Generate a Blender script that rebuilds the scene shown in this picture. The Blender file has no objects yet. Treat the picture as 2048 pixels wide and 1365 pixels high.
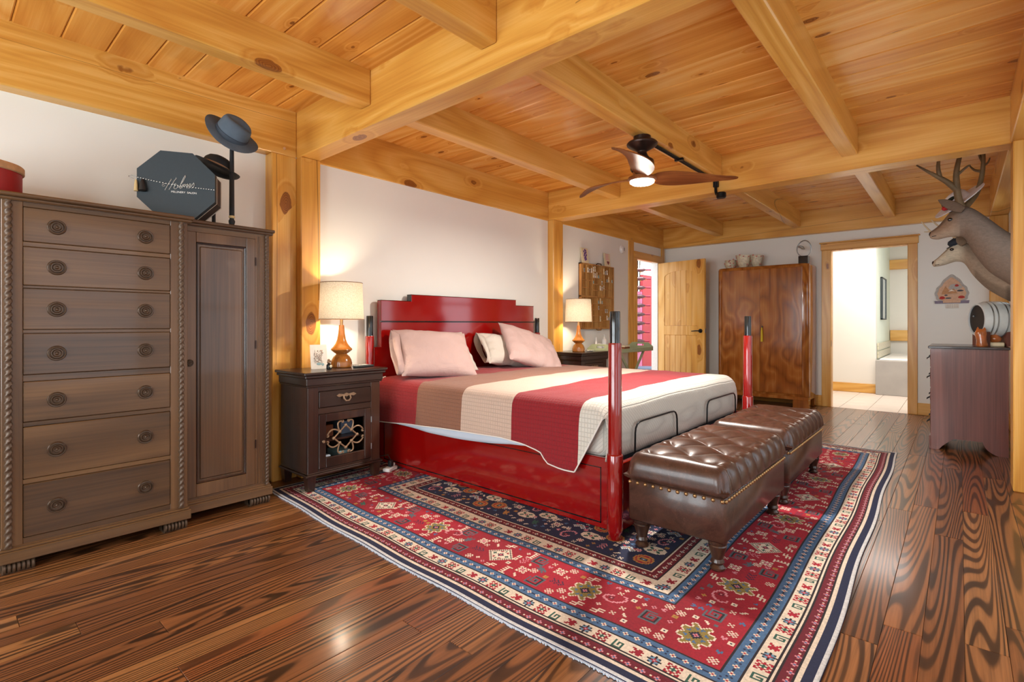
import bpy, bmesh, math, random
import numpy as np
from mathutils import Vector, Matrix, Euler
random.seed(7)
PI = math.pi
SC = bpy.context.scene
COL = SC.collection

# ------------------------------------------------------------------ camera
cam_d = bpy.data.cameras.new('camera')
cam = bpy.data.objects.new('camera', cam_d)
COL.objects.link(cam)
cam.location = (0, 0, 1.1)
cam.rotation_euler = (PI / 2, 0, math.radians(41.2015 - 90))
cam_d.sensor_width = 36
cam_d.lens = 1023.437 / 2048 * 36
cam_d.shift_y = -34.5 / 2048
cam_d.clip_start = 0.05
cam_d.clip_end = 200
SC.camera = cam
# ------------------------------------------------------------------ exposure, world, daylight
SC.view_settings.view_transform = 'Standard'
SC.view_settings.look = 'None'
SC.view_settings.gamma = 1
SC.view_settings.use_curve_mapping = False
SC.view_settings.exposure = 0.92
W = bpy.data.worlds.new('sky')
SC.world = W
W.use_nodes = True
W.node_tree.nodes['Background'].inputs[0].default_value = (0.80, 0.90, 1.0, 1)
W.node_tree.nodes['Background'].inputs[1].default_value = 1.3


def area(name, loc, rot, sx, sy, power, col=(1, 1, 1)):
    d = bpy.data.lights.new(name, 'AREA')
    d.shape = 'RECTANGLE'
    d.size, d.size_y, d.energy, d.color = sx, sy, power, col
    o = bpy.data.objects.new(name, d)
    COL.objects.link(o)
    o.location = loc
    o.rotation_euler = rot
    return o


DAY = (0.88, 0.97, 1.0)
DAYG = (0.84, 1.0, 0.93)   # daylight through greenery
# daylight behind the window openings of the right wall (facing +Y) and of added openings in the unseen wall behind the camera (facing +X)
WIN_R = [(-1.45, -0.55, 0.45, 2.15), (0.55, 1.55, 0.45, 2.15), (2.05, 3.05, 0.45, 2.15), (3.45, 4.45, 0.45, 2.15), (4.98, 5.38, 0.95, 2.15), (6.42, 7.30, 0.85, 2.12)]  # the narrow opening before the last is added to brighten the far bay
WIN_P = [18, 30, 40, 46, 52, 105]
ADDED_WIN_F = [(0.1, 1.5, 0.5, 2.15), (1.9, 3.3, 0.5, 2.15)]  # openings added in the unseen wall to let light in from behind the camera
for k, (a, b, c, d) in enumerate(WIN_R):
    area('window_and_fill_light', ((a + b) / 2, -0.60, (c + d) / 2), (PI / 2, 0, PI), b - a, d - c, WIN_P[k], DAYG)
for a, b, c, d in ADDED_WIN_F:
    area('window_and_fill_light', (-2.0, (a + b) / 2, (c + d) / 2), (PI / 2, 0, -PI / 2), b - a, d - c, 42, DAY)  # added fill from behind the camera, set outside the invented openings
area('bathroom_ceiling_light', (9.0, 0.8, 2.5), (0, 0, 0), 1.2, 1.2, 32, (1, 0.95, 0.91))
area('bathroom_window_daylight', (10.3, -0.45, 1.6), (PI / 2, 0, PI), 1.0, 1.0, 12, DAY)
area('wine_room_light', (8.4, 4.5, 2.75), (0, 0, 0), 1.6, 1.2, 60, (1, 0.97, 0.93))

# ------------------------------------------------------------------ node helpers


def lin(c):
    if isinstance(c, str):
        c = c.lstrip('#')
        c = [int(c[i:i + 2], 16) for i in (0, 2, 4)]
    return tuple(((x / 255) / 12.92 if x / 255 <= 0.04045 else ((x / 255 + 0.055) / 1.055) ** 2.4) for x in c) + (1.0,)


class NT:
    def __init__(s, name):
        s.m = bpy.data.materials.new(name)
        s.m.use_nodes = True
        s.t = s.m.node_tree
        s.b = s.t.nodes['Principled BSDF']
        s.out = s.t.nodes['Material Output']

    def n(s, typ, **kw):
        x = s.t.nodes.new(typ)
        for k, v in kw.items():
            if k.startswith('i_'):
                key = k[2:]
                key = int(key) if key.isdigit() else key.replace('_', ' ')
                s.set(x.inputs[key], v)
            else:
                setattr(x, k, v)
        return x

    def set(s, inp, v):
        if isinstance(v, bpy.types.NodeSocket):
            s.t.links.new(v, inp)
        else:
            inp.default_value = v

    def math(s, op, a, b=0.0, c=0.0):
        x = s.t.nodes.new('ShaderNodeMath')
        x.operation = op
        s.set(x.inputs[0], a)
        s.set(x.inputs[1], b)
        s.set(x.inputs[2], c)
        return x.outputs[0]

    def vmath(s, op, a, b):
        x = s.t.nodes.new('ShaderNodeVectorMath')
        x.operation = op
        s.set(x.inputs[0], a)
        s.set(x.inputs[1], b)
        return x.outputs[0]

    def ramp(s, fac, stops, interp='LINEAR'):
        x = s.t.nodes.new('ShaderNodeValToRGB')
        x.color_ramp.interpolation = interp
        e = x.color_ramp.elements
        while len(e) < len(stops):
            e.new(0.5)
        for i, (p, c) in enumerate(stops):
            e[i].position = p
            e[i].color = lin(c) if not isinstance(c, tuple) else c
        s.set(x.inputs[0], fac)
        return x.outputs[0]

    def mix(s, fac, a, b, mode='MIX'):
        x = s.t.nodes.new('ShaderNodeMix')
        x.data_type = 'RGBA'
        x.blend_type = mode
        s.set(x.inputs['Factor'], fac)
        s.set(x.inputs[6], a)
        s.set(x.inputs[7], b)
        return x.outputs[2]

    def obj(s):
        return s.n('ShaderNodeTexCoord').outputs['Object']

    def rnd(s):
        return s.n('ShaderNodeObjectInfo').outputs['Random']

    def noise(s, vec, scale, detail=2.0, rough=0.5, dist=0.0):
        x = s.n('ShaderNodeTexNoise')
        s.set(x.inputs['Vector'], vec)
        s.set(x.inputs['Scale'], scale)
        s.set(x.inputs['Detail'], detail)
        s.set(x.inputs['Roughness'], rough)
        s.set(x.inputs['Distortion'], dist)
        return x.outputs[0]

    def bump(s, h, strength=0.3, dist=0.01):
        x = s.n('ShaderNodeBump')
        x.inputs['Strength'].default_value = strength
        x.inputs['Distance'].default_value = dist
        s.set(x.inputs['Height'], h)
        s.set(s.b.inputs['Normal'], x.outputs[0])

    def fin(s, col=None, rough=None, metal=None, coat=None, spec=None):
        if col is not None:
            s.set(s.b.inputs['Base Color'], lin(col) if isinstance(col, str) else col)
        if rough is not None:
            s.set(s.b.inputs['Roughness'], rough)
        if metal is not None:
            s.set(s.b.inputs['Metallic'], metal)
        if coat is not None:
            s.set(s.b.inputs['Coat Weight'], coat)
            s.b.inputs['Coat Roughness'].default_value = 0.08
        if spec is not None:
            s.set(s.b.inputs['Specular IOR Level'], spec)
        return s.m


M = {}


def plain(name, col, rough=0.5, metal=0.0, coat=None, var=0.06, nscale=40.0, bump=0.0, spec=None):
    """paint, metal, ceramic: base colour with slight mottling"""
    t = NT(name)
    o = t.obj()
    n = t.noise(o, nscale, 3)
    c = lin(col)
    dk = tuple(x * (1 - var * 2) for x in c[:3]) + (1,)
    lt = tuple(min(1, x * (1 + var)) for x in c[:3]) + (1,)
    t.fin(t.mix(n, dk, lt), rough, metal, coat, spec)
    if bump:
        t.bump(n, bump, 0.004)
    M[name] = t.m
    return t.m


def axisvec(along, across, axis):
    v = [across] * 3
    v['xyz'.index(axis)] = along
    return tuple(v)


def wood(name, axis, cols, rough=0.3, ring=9.0, knots=0.0, coat=None, streak=0.5, var=0.25, knotcol='5a2c12', ringw=0.35, along=0.32, across=2.6, kscale=1.0, cracks=0.0):
    """cols: dark, mid, light.  Grain runs along the local axis."""
    t = NT(name)
    o = t.obj()
    r = t.rnd()
    off = t.n('ShaderNodeCombineXYZ', i_0=t.math('MULTIPLY', r, 37.0), i_1=t.math('MULTIPLY', r, 71.3), i_2=t.math('MULTIPLY', r, 13.7)).outputs[0]
    p = t.vmath('ADD', o, off)
    # knots first: the grain bends round them
    halo = core = None
    bend = 0.0
    if knots:
        wob = t.noise(p, 14.0, 2)
        pk = t.vmath('MULTIPLY', p, axisvec(2.6 * kscale, 5.5 * kscale, axis))
        w3 = t.math('MULTIPLY', wob, 0.16)
        pk = t.vmath('ADD', pk, t.n('ShaderNodeCombineXYZ', i_0=w3, i_1=w3, i_2=w3).outputs[0])
        v = t.n('ShaderNodeTexVoronoi', i_Vector=pk, i_Scale=1.0)
        sel = t.n('ShaderNodeSeparateColor', i_0=v.outputs['Color'])
        size = t.math('MULTIPLY', t.math('MAXIMUM', t.math('SUBTRACT', sel.outputs[0], 1 - knots), 0.0), 0.24 / knots)
        d = t.math('SUBTRACT', size, v.outputs['Distance'])
        core = t.math('MINIMUM', t.math('MAXIMUM', t.math('MULTIPLY', d, 45.0), 0.0), 1.0)
        hal = t.math('ADD', d, t.math('MULTIPLY', size, 1.1))
        halo = t.math('MINIMUM', t.math('MAXIMUM', t.math('MULTIPLY', hal, 7.0), 0.0), 1.0)
        halo = t.math('MULTIPLY', halo, t.math('GREATER_THAN', size, 0.01))
        bend = t.math('MULTIPLY', halo, 0.35)
    ps = t.vmath('MULTIPLY', p, axisvec(along, across, axis))
    big = t.noise(ps, 1.0, 2, 0.5, 0.3)
    if knots:
        big = t.math('ADD', big, t.math('MULTIPLY', bend, 0.35))
    rings = t.math('MULTIPLY', t.math('PINGPONG', t.math('MULTIPLY', big, ring), 0.5), 2.0)
    fine = t.noise(t.vmath('MULTIPLY', p, axisvec(1.6, 85.0, axis)), 1.0, 3, 0.6)
    f = t.math('ADD', t.math('MULTIPLY', rings, ringw), t.math('MULTIPLY', fine, streak))
    f = t.math('ADD', f, (0.5 - 0.5 * ringw - 0.5 * streak))
    f = t.math('ADD', f, t.math('MULTIPLY', t.math('SUBTRACT', r, 0.5), var))
    col = t.ramp(f, [(0.1, cols[0]), (0.5, cols[1]), (0.9, cols[2])])
    if knots:
        col = t.mix(t.math('MULTIPLY', halo, 0.40), col, lin(cols[0]))
        kr = t.math('PINGPONG', t.math('MULTIPLY', v.outputs['Distance'], 24.0), 0.5)
        kc = t.mix(t.math('MULTIPLY', kr, 0.9), lin(knotcol), lin(cols[0]))
        col = t.mix(t.math('MULTIPLY', core, 0.9), col, kc)
    if cracks:
        cn = t.noise(t.vmath('MULTIPLY', p, axisvec(0.10, 1.3, axis)), 1.0, 0, 0.4)
        dd_ = t.math('ABSOLUTE', t.math('SUBTRACT', cn, 0.5))
        ck = t.math('SUBTRACT', 1.0, t.math('MINIMUM', t.math('DIVIDE', dd_, 0.0022), 1.0))
        msk = t.math('GREATER_THAN', t.noise(t.vmath('MULTIPLY', p, axisvec(0.6, 0.8, axis)), 1.0, 0), 1 - cracks)
        col = t.mix(t.math('MULTIPLY', t.math('MULTIPLY', ck, msk), 0.75), col, lin('4a2810'))
    t.fin(col, rough, 0, coat)
    t.bump(f, 0.06, 0.003)
    M[name] = t.m
    return t.m


PINE = ('bf7d30', 'd89f48', 'eaba6c')
for ax in 'xyz':
    wood('pine_' + ax, ax, PINE, 0.30, 9.0, 0.44, None, 0.55, 0.12, '6b2f10', cracks=0.55)
wood('pine_board', 'y', ('c87e2e', 'e2a04a', 'f0bc6e'), 0.24, 10.0, 0.5, None, 0.5, 0.45, '62290e', kscale=1.6)
wood('pine_door', 'z', ('c07f30', 'df a64e'.replace(' ', ''), 'eec078'), 0.3, 9.0, 0.34, None, 0.5, 0.15, '74360f')
wood('pine_trim_y', 'y', PINE, 0.35, 9.0, 0.3, None, 0.5, 0.2)
wood('walnut', 'z', ('643210', '9c5b24', 'be8242'), 0.14, 9.0, 0.0, 0.5, 0.6, 0.1, ringw=0.36, along=1.1, across=2.0)
wood('mahogany_x', 'x', ('35251a', '5c4129', '785838'), 0.34, 4.0, 0, 0.35, 0.6, 0.2)
wood('mahogany_z', 'z', ('35251a', '60432a', '7c5a3a'), 0.34, 4.0, 0, 0.35, 0.6, 0.2)
wood('ebony_x', 'x', ('1c120d', '32211a', '4a3428'), 0.28, 4.0, 0, 0.25, 0.6, 0.1)
wood('ebony_z', 'z', ('1c120d', '34211a', '523526'), 0.28, 4.0, 0, 0.25, 0.6, 0.1)
wood('cherry_z', 'z', ('401d17', '6a3a30', '8a5446'), 0.3, 5.0, 0, 0.2, 0.7, 0.1)
wood('lamp_wood', 'z', ('7a4516', 'a9682a', 'c98a45'), 0.2, 6.0, 0, 0.4, 0.6, 0.1)
wood('fan_wood', 'x', ('4e2712', '7d4520', 'a06636'), 0.3, 6.0, 0, None, 0.7, 0.1)
plain('tray_back', '2c1a0d', 0.7)
wood('oak_tray', 'z', ('966230', 'c08a4a', 'd8a868'), 0.5, 5.0, 0, None, 0.6, 0.3)

# floor: stained pine with strong, looping dark growth rings
t = NT('floor_wood')
o = t.obj()
r = t.rnd()
off = t.n('ShaderNodeCombineXYZ', i_0=t.math('MULTIPLY', r, 53.0), i_1=t.math('MULTIPLY', r, 91.0), i_2=t.math('MULTIPLY', r, 17.0)).outputs[0]
p = t.vmath('ADD', o, off)
h = t.noise(t.vmath('MULTIPLY', p, (0.30, 4.6, 1.0)), 1.0, 1.0, 0.4, 0.12)
fr = t.math('PINGPONG', t.math('MULTIPLY', h, 33.0), 0.5)
band = t.ramp(t.math('MULTIPLY', fr, 2.0), [(0.0, (0, 0, 0, 1)), (0.30, (0.06, 0.06, 0.06, 1)), (0.55, (0.9, 0.9, 0.9, 1)), (1.0, (1, 1, 1, 1))])
h2 = t.noise(t.vmath('MULTIPLY', p, (0.5, 6.0, 1.0)), 1.0, 2.0)
fine = t.noise(t.vmath('MULTIPLY', p, (2.5, 110.0, 1.0)), 1.0, 3, 0.6)
pal = t.ramp(r, [(0.0, '8c5630'), (0.3, '7c4c2c'), (0.5, '9c683c'), (0.75, '8a4c28'), (1.0, 'a47044')])
dark = t.mix(0.90, pal, lin('180c07'))
cc = t.mix(t.math('MULTIPLY', t.math('SUBTRACT', 1.0, band), t.math('ADD', 0.50, t.math('MULTIPLY', h2, 0.9))), pal, dark)
cc = t.mix(t.math('MULTIPLY', t.math('SUBTRACT', fine, 0.36), 1.3), cc, dark)
t.fin(cc, 0.34, 0, 0.5, 0.2)
t.b.inputs['Coat Roughness'].default_value = 0.15
t.bump(fine, 0.05, 0.002)
M['floor_wood'] = t.m

plain('wall_paint', 'ebeae3', 0.75, var=0.015, nscale=3)
plain('bath_paint', 'e6e0d6', 0.7, var=0.015, nscale=3)
plain('bath_green', 'dfe5d4', 0.7, var=0.015, nscale=3)
plain('subfloor', '2a1810', 0.8)
plain('gap_dark', '3a200c', 0.8)
plain('red_lacquer', '8c0a08', 0.09, coat=0.9, var=0.02, nscale=5)
plain('black_lacquer', '0e1214', 0.14, coat=0.5)
plain('black_metal', '17191b', 0.35, 0.6)
plain('bronze_metal', '3c2c26', 0.32, 0.7)
plain('steel', 'b9c3c8', 0.3, 0.85)
plain('copper_knob', '5c4838', 0.28, 0.55, coat=0.3)
plain('rope_bronze', '5a4636', 0.45, 0.2)
plain('brass', 'b28c60', 0.3, 0.85)
plain('iron_scroll', '9a7d62', 0.45, 0.35, var=0.2)
plain('white_plastic', 'eceae6', 0.4)
plain('cord_black', '14171a', 0.5)
plain('felt_blue', '566370', 0.9, var=0.2, nscale=14)
plain('felt_band', '3a4450', 0.8, var=0.1)
plain('felt_black', '1b1d20', 0.7)
plain('ribbon_brown', '8a6a50', 0.6)
plain('box_blue', '223139', 0.55, var=0.08, nscale=60)
plain('box_brown', '33241f', 0.5)
plain('box_edge', 'd8d0c2', 0.6)
plain('ink_white', 'f1f1ec', 0.6)
plain('cork', 'cfa377', 0.8, var=0.2, nscale=30)
plain('red_card', 'a31414', 0.5)
plain('gold_tassel', 'd6bd87', 0.7)
plain('yellow_tassel', 'd3b51f', 0.7)
plain('paper', 'ece6da', 0.7)
plain('paper_mark', 'b3a090', 0.7)
plain('sage_paint', 'a2aa86', 0.5)
plain('grape', '5b2f7a', 0.6)
plain('pink_print', 'e5a3b0', 0.6)
plain('heart_print', '7a2536', 0.6)
plain('tray_red', '7a3f1c', 0.5)
plain('glass_dark', '191d20', 0.1, coat=0.5)
plain('wine_glass', '3d0c18', 0.12, coat=0.5)
plain('foil', '7d1230', 0.3, 0.3)
plain('wine_red', 'b23a45', 0.6, var=0.1, nscale=6)
plain('wine_pink', 'd97fae', 0.6, var=0.25, nscale=9)
plain('gold_peg', 'd79a3f', 0.35, 0.4)
plain('stool_blue', '59697f', 0.5)
plain('tile', 'dccdbf', 0.35, var=0.05, nscale=5)
plain('tub_tile', 'a8a29c', 0.4, var=0.12, nscale=4)
plain('tub_white', 'f2efe9', 0.3)
plain('barrel_silver', 'e2edf0', 0.3, 0.1, var=0.05)
plain('ceramic_orange', 'bd6a34', 0.18, coat=0.6, var=0.3, nscale=25)
plain('cream_base', 'e2d3b0', 0.5)
plain('deer_horn', '7d6645', 0.6, var=0.35, nscale=14)
plain('horn_pale', 'd6c4a0', 0.5)
plain('deer_eye', '120c08', 0.05, coat=1.0)
plain('deer_nose', '2a1e1a', 0.5)
plain('hat_white', 'e9e6ea', 0.7)
plain('flower_red', 'c1171f', 0.6)
plain('leaf_dark', '1d2a1c', 0.7)
plain('cap_navy', '1e2c3a', 0.7)
plain('lace_grey', 'b9b4ae', 0.8, var=0.2, nscale=90)
plain('art_purple', '8b7f92', 0.8, var=0.2, nscale=60)
plain('art_tan', 'c79266', 0.8, var=0.2)
plain('art_peach', 'd9b091', 0.8, var=0.15)
plain('art_red', 'b4342c', 0.8)
plain('art_slate', '4b4f58', 0.8)
plain('shell_floral', 'e6dabc', 0.35, var=0.3, nscale=45, coat=0.3)
plain('pot_pink', 'd98d80', 0.3, coat=0.4, var=0.25, nscale=40)
plain('picture_glass', 'aab7b8', 0.1)
plain('frame_dark', '30383a', 0.4)
plain('window_frame', 'cdaa74', 0.4)
plain('outlet_black', '1a1e22', 0.45)
plain('card_teal', '8fb0b4', 0.6)
plain('mattress_base', '20242a', 0.8)

# fabrics ------------------------------------------------------------
t = NT('lamp_linen')
o = t.obj()
w1 = t.noise(t.vmath('MULTIPLY', o, (260.0, 260.0, 900.0)), 1.0, 2)
w2 = t.noise(t.vmath('MULTIPLY', o, (900.0, 900.0, 160.0)), 1.0, 2)
wv = t.math('MULTIPLY', t.math('ADD', w1, w2), 0.5)
c = t.ramp(wv, [(0.38, 'a8967c'), (0.62, 'eee3cf')])
dif = t.n('ShaderNodeBsdfDiffuse', i_Color=c)
tr = t.n('ShaderNodeBsdfTranslucent', i_Color=c)
ms = t.n('ShaderNodeMixShader', i_0=0.09)
t.t.links.new(dif.outputs[0], ms.inputs[1])
t.t.links.new(tr.outputs[0], ms.inputs[2])
t.t.links.new(ms.outputs[0], t.out.inputs[0])
M['lamp_linen'] = t.m


def emit(name, col, s):
    t = NT(name)
    t.b.inputs['Emission Color'].default_value = lin(col)
    t.b.inputs['Emission Strength'].default_value = s
    t.fin(col, 0.5)
    M[name] = t.m


emit('bulb_glow', 'ffd9a0', 14)
emit('led_glow', 'fff4e6', 22)

t = NT('quilt')
o = t.obj()
sp = t.n('ShaderNodeSeparateXYZ', i_0=o)
yy = t.math('ADD', sp.outputs[1], t.math('MULTIPLY', t.math('SUBTRACT', t.noise(o, 1.3, 2), 0.5), 0.07))
yy = t.math('SUBTRACT', yy, t.math('MULTIPLY', t.math('SUBTRACT', sp.outputs[0], 2.34), 0.03))
fac = t.math('DIVIDE', yy, 4.0)
stripe = t.ramp(fac, [(0.0, 'd2cec3'), (1.535 / 4, '8d0c1a'), (2.02 / 4, 'cdb3a1'), (2.48 / 4, '8d5f49'), (2.94 / 4, '930c14')], 'CONSTANT')
gx = t.math('PINGPONG', t.math('ADD', t.math('MULTIPLY', sp.outputs[0], 38.0), t.math('MULTIPLY', sp.outputs[2], 38.0)), 0.5)
gy = t.math('PINGPONG', t.math('MULTIPLY', sp.outputs[1], 52.0), 0.5)
g = t.math('MINIMUM', t.math('MULTIPLY', gx, 2.0), t.math('MULTIPLY', gy, 2.0))
g = t.math('MINIMUM', t.math('MULTIPLY', g, 4.0), 1.0)
t.fin(t.mix(t.math('MULTIPLY', t.math('SUBTRACT', 1.0, g), 0.35), stripe, t.mix(0.55, stripe, (0.02, 0.015, 0.015, 1))), 0.85)
t.b.inputs['Sheen Weight'].default_value = 0.15
t.bump(t.math('ADD', g, t.noise(o, 60.0, 2)), 0.45, 0.006)
M['quilt'] = t.m

t = NT('white_quilting')
o = t.obj()
sp = t.n('ShaderNodeSeparateXYZ', i_0=o)
gx = t.math('PINGPONG', t.math('MULTIPLY', sp.outputs[0], 26.0), 0.5)
gz = t.math('PINGPONG', t.math('MULTIPLY', t.math('ADD', sp.outputs[2], sp.outputs[1]), 46.0), 0.5)
g = t.math('MINIMUM', t.math('MULTIPLY', t.math('MINIMUM', t.math('MULTIPLY', gx, 2.0), t.math('MULTIPLY', gz, 2.0)), 5.0), 1.0)
t.fin(t.mix(t.math('MULTIPLY', t.math('SUBTRACT', 1.0, g), 0.4), lin('d2cfc6'), lin('85847f')), 0.85)
t.bump(g, 0.3, 0.005)
M['white_quilting'] = t.m


def cloth(name, col, var=0.05, bump=0.35, sc=7.0):
    t = NT(name)
    o = t.obj()
    n1 = t.noise(o, sc, 4, 0.6, 0.8)
    n2 = t.noise(o, 500.0, 1)
    c = lin(col)
    t.fin(t.mix(n1, tuple(x * (1 - var) for x in c[:3]) + (1,), tuple(min(1, x * (1 + var)) for x in c[:3]) + (1,)), 0.9)
    t.b.inputs['Sheen Weight'].default_value = 0.1
    t.bump(t.math('ADD', n1, t.math('MULTIPLY', n2, 0.03)), bump, 0.02)
    M[name] = t.m


cloth('pillow_pink', 'ba9e97', bump=0.7)
cloth('pillow_cream', 'c8c0b4', bump=0.7)
cloth('lining_white', 'c6d0dd', bump=0.1)
cloth('piping_white', 'e6e1da', bump=0.1)

t = NT('leather')
o = t.obj()
n1 = t.noise(o, 240.0, 3, 0.6)
n2 = t.noise(t.vmath('MULTIPLY', o, (1.0, 1.0, 1.0)), 9.0, 5, 0.65, 1.5)
v = t.n('ShaderNodeTexVoronoi', feature='DISTANCE_TO_EDGE', i_Vector=t.vmath('ADD', o, t.n('ShaderNodeCombineXYZ', i_0=n2, i_1=n2, i_2=n2).outputs[0]), i_Scale=14.0)
cr = t.ramp(v.outputs['Distance'], [(0.0, (1, 1, 1, 1)), (0.035, (0, 0, 0, 1))])
c = t.ramp(n2, [(0.3, '35211a'), (0.6, '4d3126'), (0.8, '664336')])
t.fin(t.mix(t.math('MULTIPLY', cr, 0.30), c, lin('845d4c')), 0.31, 0, 0.15)
t.bump(t.math('ADD', t.math('MULTIPLY', n1, 0.4), n2), 0.12, 0.004)
M['leather'] = t.m

t = NT('deer_fur')
o = t.obj()
n = t.noise(t.vmath('MULTIPLY', o, (90.0, 30.0, 60.0)), 1.0, 4, 0.7)
at = t.n('ShaderNodeAttribute', attribute_name='Col')
c = t.mix(t.math('MULTIPLY', n, 0.62), at.outputs['Color'], (0.05, 0.035, 0.025, 1))
t.fin(c, 0.85)
t.bump(n, 0.5, 0.01)
M['deer_fur'] = t.m

t = NT('rug_pile')
at = t.n('ShaderNodeAttribute', attribute_name='Col')
o = t.obj()
n = t.noise(o, 420.0, 2)
t.fin(t.mix(t.math('MULTIPLY', n, 0.35), at.outputs['Color'], (0.01, 0.008, 0.01, 1)), 0.92)
t.bump(n, 0.4, 0.004)
M['rug_pile'] = t.m

# clear glazing of the windows
t = NT('window_glass')
gl = t.n('ShaderNodeBsdfGlossy')
gl.inputs['Roughness'].default_value = 0.02
tp = t.n('ShaderNodeBsdfTransparent')
ms = t.n('ShaderNodeMixShader', i_0=0.06)
t.t.links.new(tp.outputs[0], ms.inputs[1])
t.t.links.new(gl.outputs[0], ms.inputs[2])
t.t.links.new(ms.outputs[0], t.out.inputs[0])
M['window_glass'] = t.m

# ------------------------------------------------------------------ mesh helpers


class MB:
    def __init__(s):
        s.v, s.f = [], []

    def add(s, vs, fs):
        n = len(s.v)
        s.v += [tuple(p) for p in vs]
        s.f += [tuple(i + n for i in f) for f in fs]
        return s

    def box(s, x0, x1, y0, y1, z0, z1, b=0.0):
        if b <= 0:
            vs = [(x, y, z) for x in (x0, x1) for y in (y0, y1) for z in (z0, z1)]
            return s.add(vs, [(0, 1, 3, 2), (4, 6, 7, 5), (0, 4, 5, 1), (2, 3, 7, 6), (0, 2, 6, 4), (1, 5, 7, 3)])
        b = min(b, (x1 - x0) / 2.01, (y1 - y0) / 2.01, (z1 - z0) / 2.01)
        L, H = (x0, y0, z0), (x1, y1, z1)
        vs, idx = [], {}
        for i in range(8):
            s3 = [(i >> k) & 1 for k in (0, 1, 2)]
            for k in range(3):
                p = []
                for q in range(3):
                    base = H[q] if s3[q] else L[q]
                    if q != k:
                        base += -b if s3[q] else b
                    p.append(base)
                idx[(i, k)] = len(vs)
                vs.append(p)
        fs = []
        for k in range(3):
            u, w = (k + 1) % 3, (k + 2) % 3
            for sd in (0, 1):
                q = []
                for a, c in ((0, 0), (1, 0), (1, 1), (0, 1)):
                    q.append(idx[((sd << k) | (a << u) | (c << w), k)])
                fs.append(q if sd else q[::-1])
        for k in range(3):
            u, w = (k + 1) % 3, (k + 2) % 3
            for a in (0, 1):
                for c in (0, 1):
                    i0 = (a << u) | (c << w)
                    i1 = i0 | (1 << k)
                    q = [idx[(i0, u)], idx[(i1, u)], idx[(i1, w)], idx[(i0, w)]]
                    fs.append(q if a == c else q[::-1])
        for i in range(8):
            q = [idx[(i, 0)], idx[(i, 1)], idx[(i, 2)]]
            sg = sum((i >> k) & 1 for k in range(3)) % 2
            fs.append(q if sg else q[::-1])
        return s.add(vs, fs)

    def lathe(s, prof, c=(0, 0, 0), seg=24, axis='z', cap=True, sx=1.0, sy=1.0):
        vs, fs = [], []
        for r, h in prof:
            for k in range(seg):
                a = 2 * PI * k / seg
                u, w = r * math.cos(a) * sx, r * math.sin(a) * sy
                vs.append({'z': (c[0] + u, c[1] + w, c[2] + h), 'x': (c[0] + h, c[1] + u, c[2] + w), 'y': (c[0] + w, c[1] + h, c[2] + u)}[axis])
        n = len(prof)
        for i in range(n - 1):
            for k in range(seg):
                k2 = (k + 1) % seg
                fs.append((i * seg + k, i * seg + k2, (i + 1) * seg + k2, (i + 1) * seg + k))
        if cap:
            if prof[0][0] > 1e-5:
                fs.append(tuple(range(seg))[::-1])
            if prof[-1][0] > 1e-5:
                fs.append(tuple((n - 1) * seg + k for k in range(seg)))
        return s.add(vs, fs)

    def tube(s, path, r, seg=8, cap=True, flat=1.0):
        P = [Vector(p) for p in path]
        n = len(P)
        rs = [r] * n if isinstance(r, (int, float)) else list(r)
        T = [(P[min(i + 1, n - 1)] - P[max(i - 1, 0)]).normalized() for i in range(n)]
        up = Vector((0, 0, 1)) if abs(T[0].z) < 0.9 else Vector((1, 0, 0))
        N = T[0].cross(up).normalized()
        vs, fs = [], []
        for i in range(n):
            N = (N - T[i] * N.dot(T[i])).normalized()
            B = T[i].cross(N)
            for k in range(seg):
                a = 2 * PI * k / seg
                vs.append(P[i] + N * (rs[i] * math.cos(a)) + B * (rs[i] * flat * math.sin(a)))
        for i in range(n - 1):
            for k in range(seg):
                k2 = (k + 1) % seg
                fs.append((i * seg + k, i * seg + k2, (i + 1) * seg + k2, (i + 1) * seg + k))
        if cap:
            fs.append(tuple(range(seg))[::-1])
            fs.append(tuple((n - 1) * seg + k for k in range(seg)))
        return s.add(vs, fs)

    def prism(s, poly, axis, a0, a1):
        """poly (u,v): axis 'y' -> (x,z), 'x' -> (y,z), 'z' -> (x,y)"""
        def P(u, v, a):
            return {'y': (u, a, v), 'x': (a, u, v), 'z': (u, v, a)}[axis]
        n = len(poly)
        vs = [P(u, v, a0) for u, v in poly] + [P(u, v, a1) for u, v in poly]
        fs = [tuple(range(n))[::-1], tuple(range(n, 2 * n))]
        fs += [(i, (i + 1) % n, (i + 1) % n + n, i + n) for i in range(n)]
        return s.add(vs, fs)

    def loft(s, rings, cap=True):
        k = len(rings[0])
        vs = [p for r_ in rings for p in r_]
        fs = []
        for i in range(len(rings) - 1):
            for j in range(k):
                j2 = (j + 1) % k
                fs.append((i * k + j, i * k + j2, (i + 1) * k + j2, (i + 1) * k + j))
        if cap:
            fs.append(tuple(range(k))[::-1])
            fs.append(tuple((len(rings) - 1) * k + j for j in range(k)))
        return s.add(vs, fs)

    def grid(s, fn, nu, nv):
        vs = [fn(i / nu, j / nv) for j in range(nv + 1) for i in range(nu + 1)]
        fs = [(j * (nu + 1) + i, j * (nu + 1) + i + 1, (j + 1) * (nu + 1) + i + 1, (j + 1) * (nu + 1) + i) for j in range(nv) for i in range(nu)]
        return s.add(vs, fs)

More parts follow.
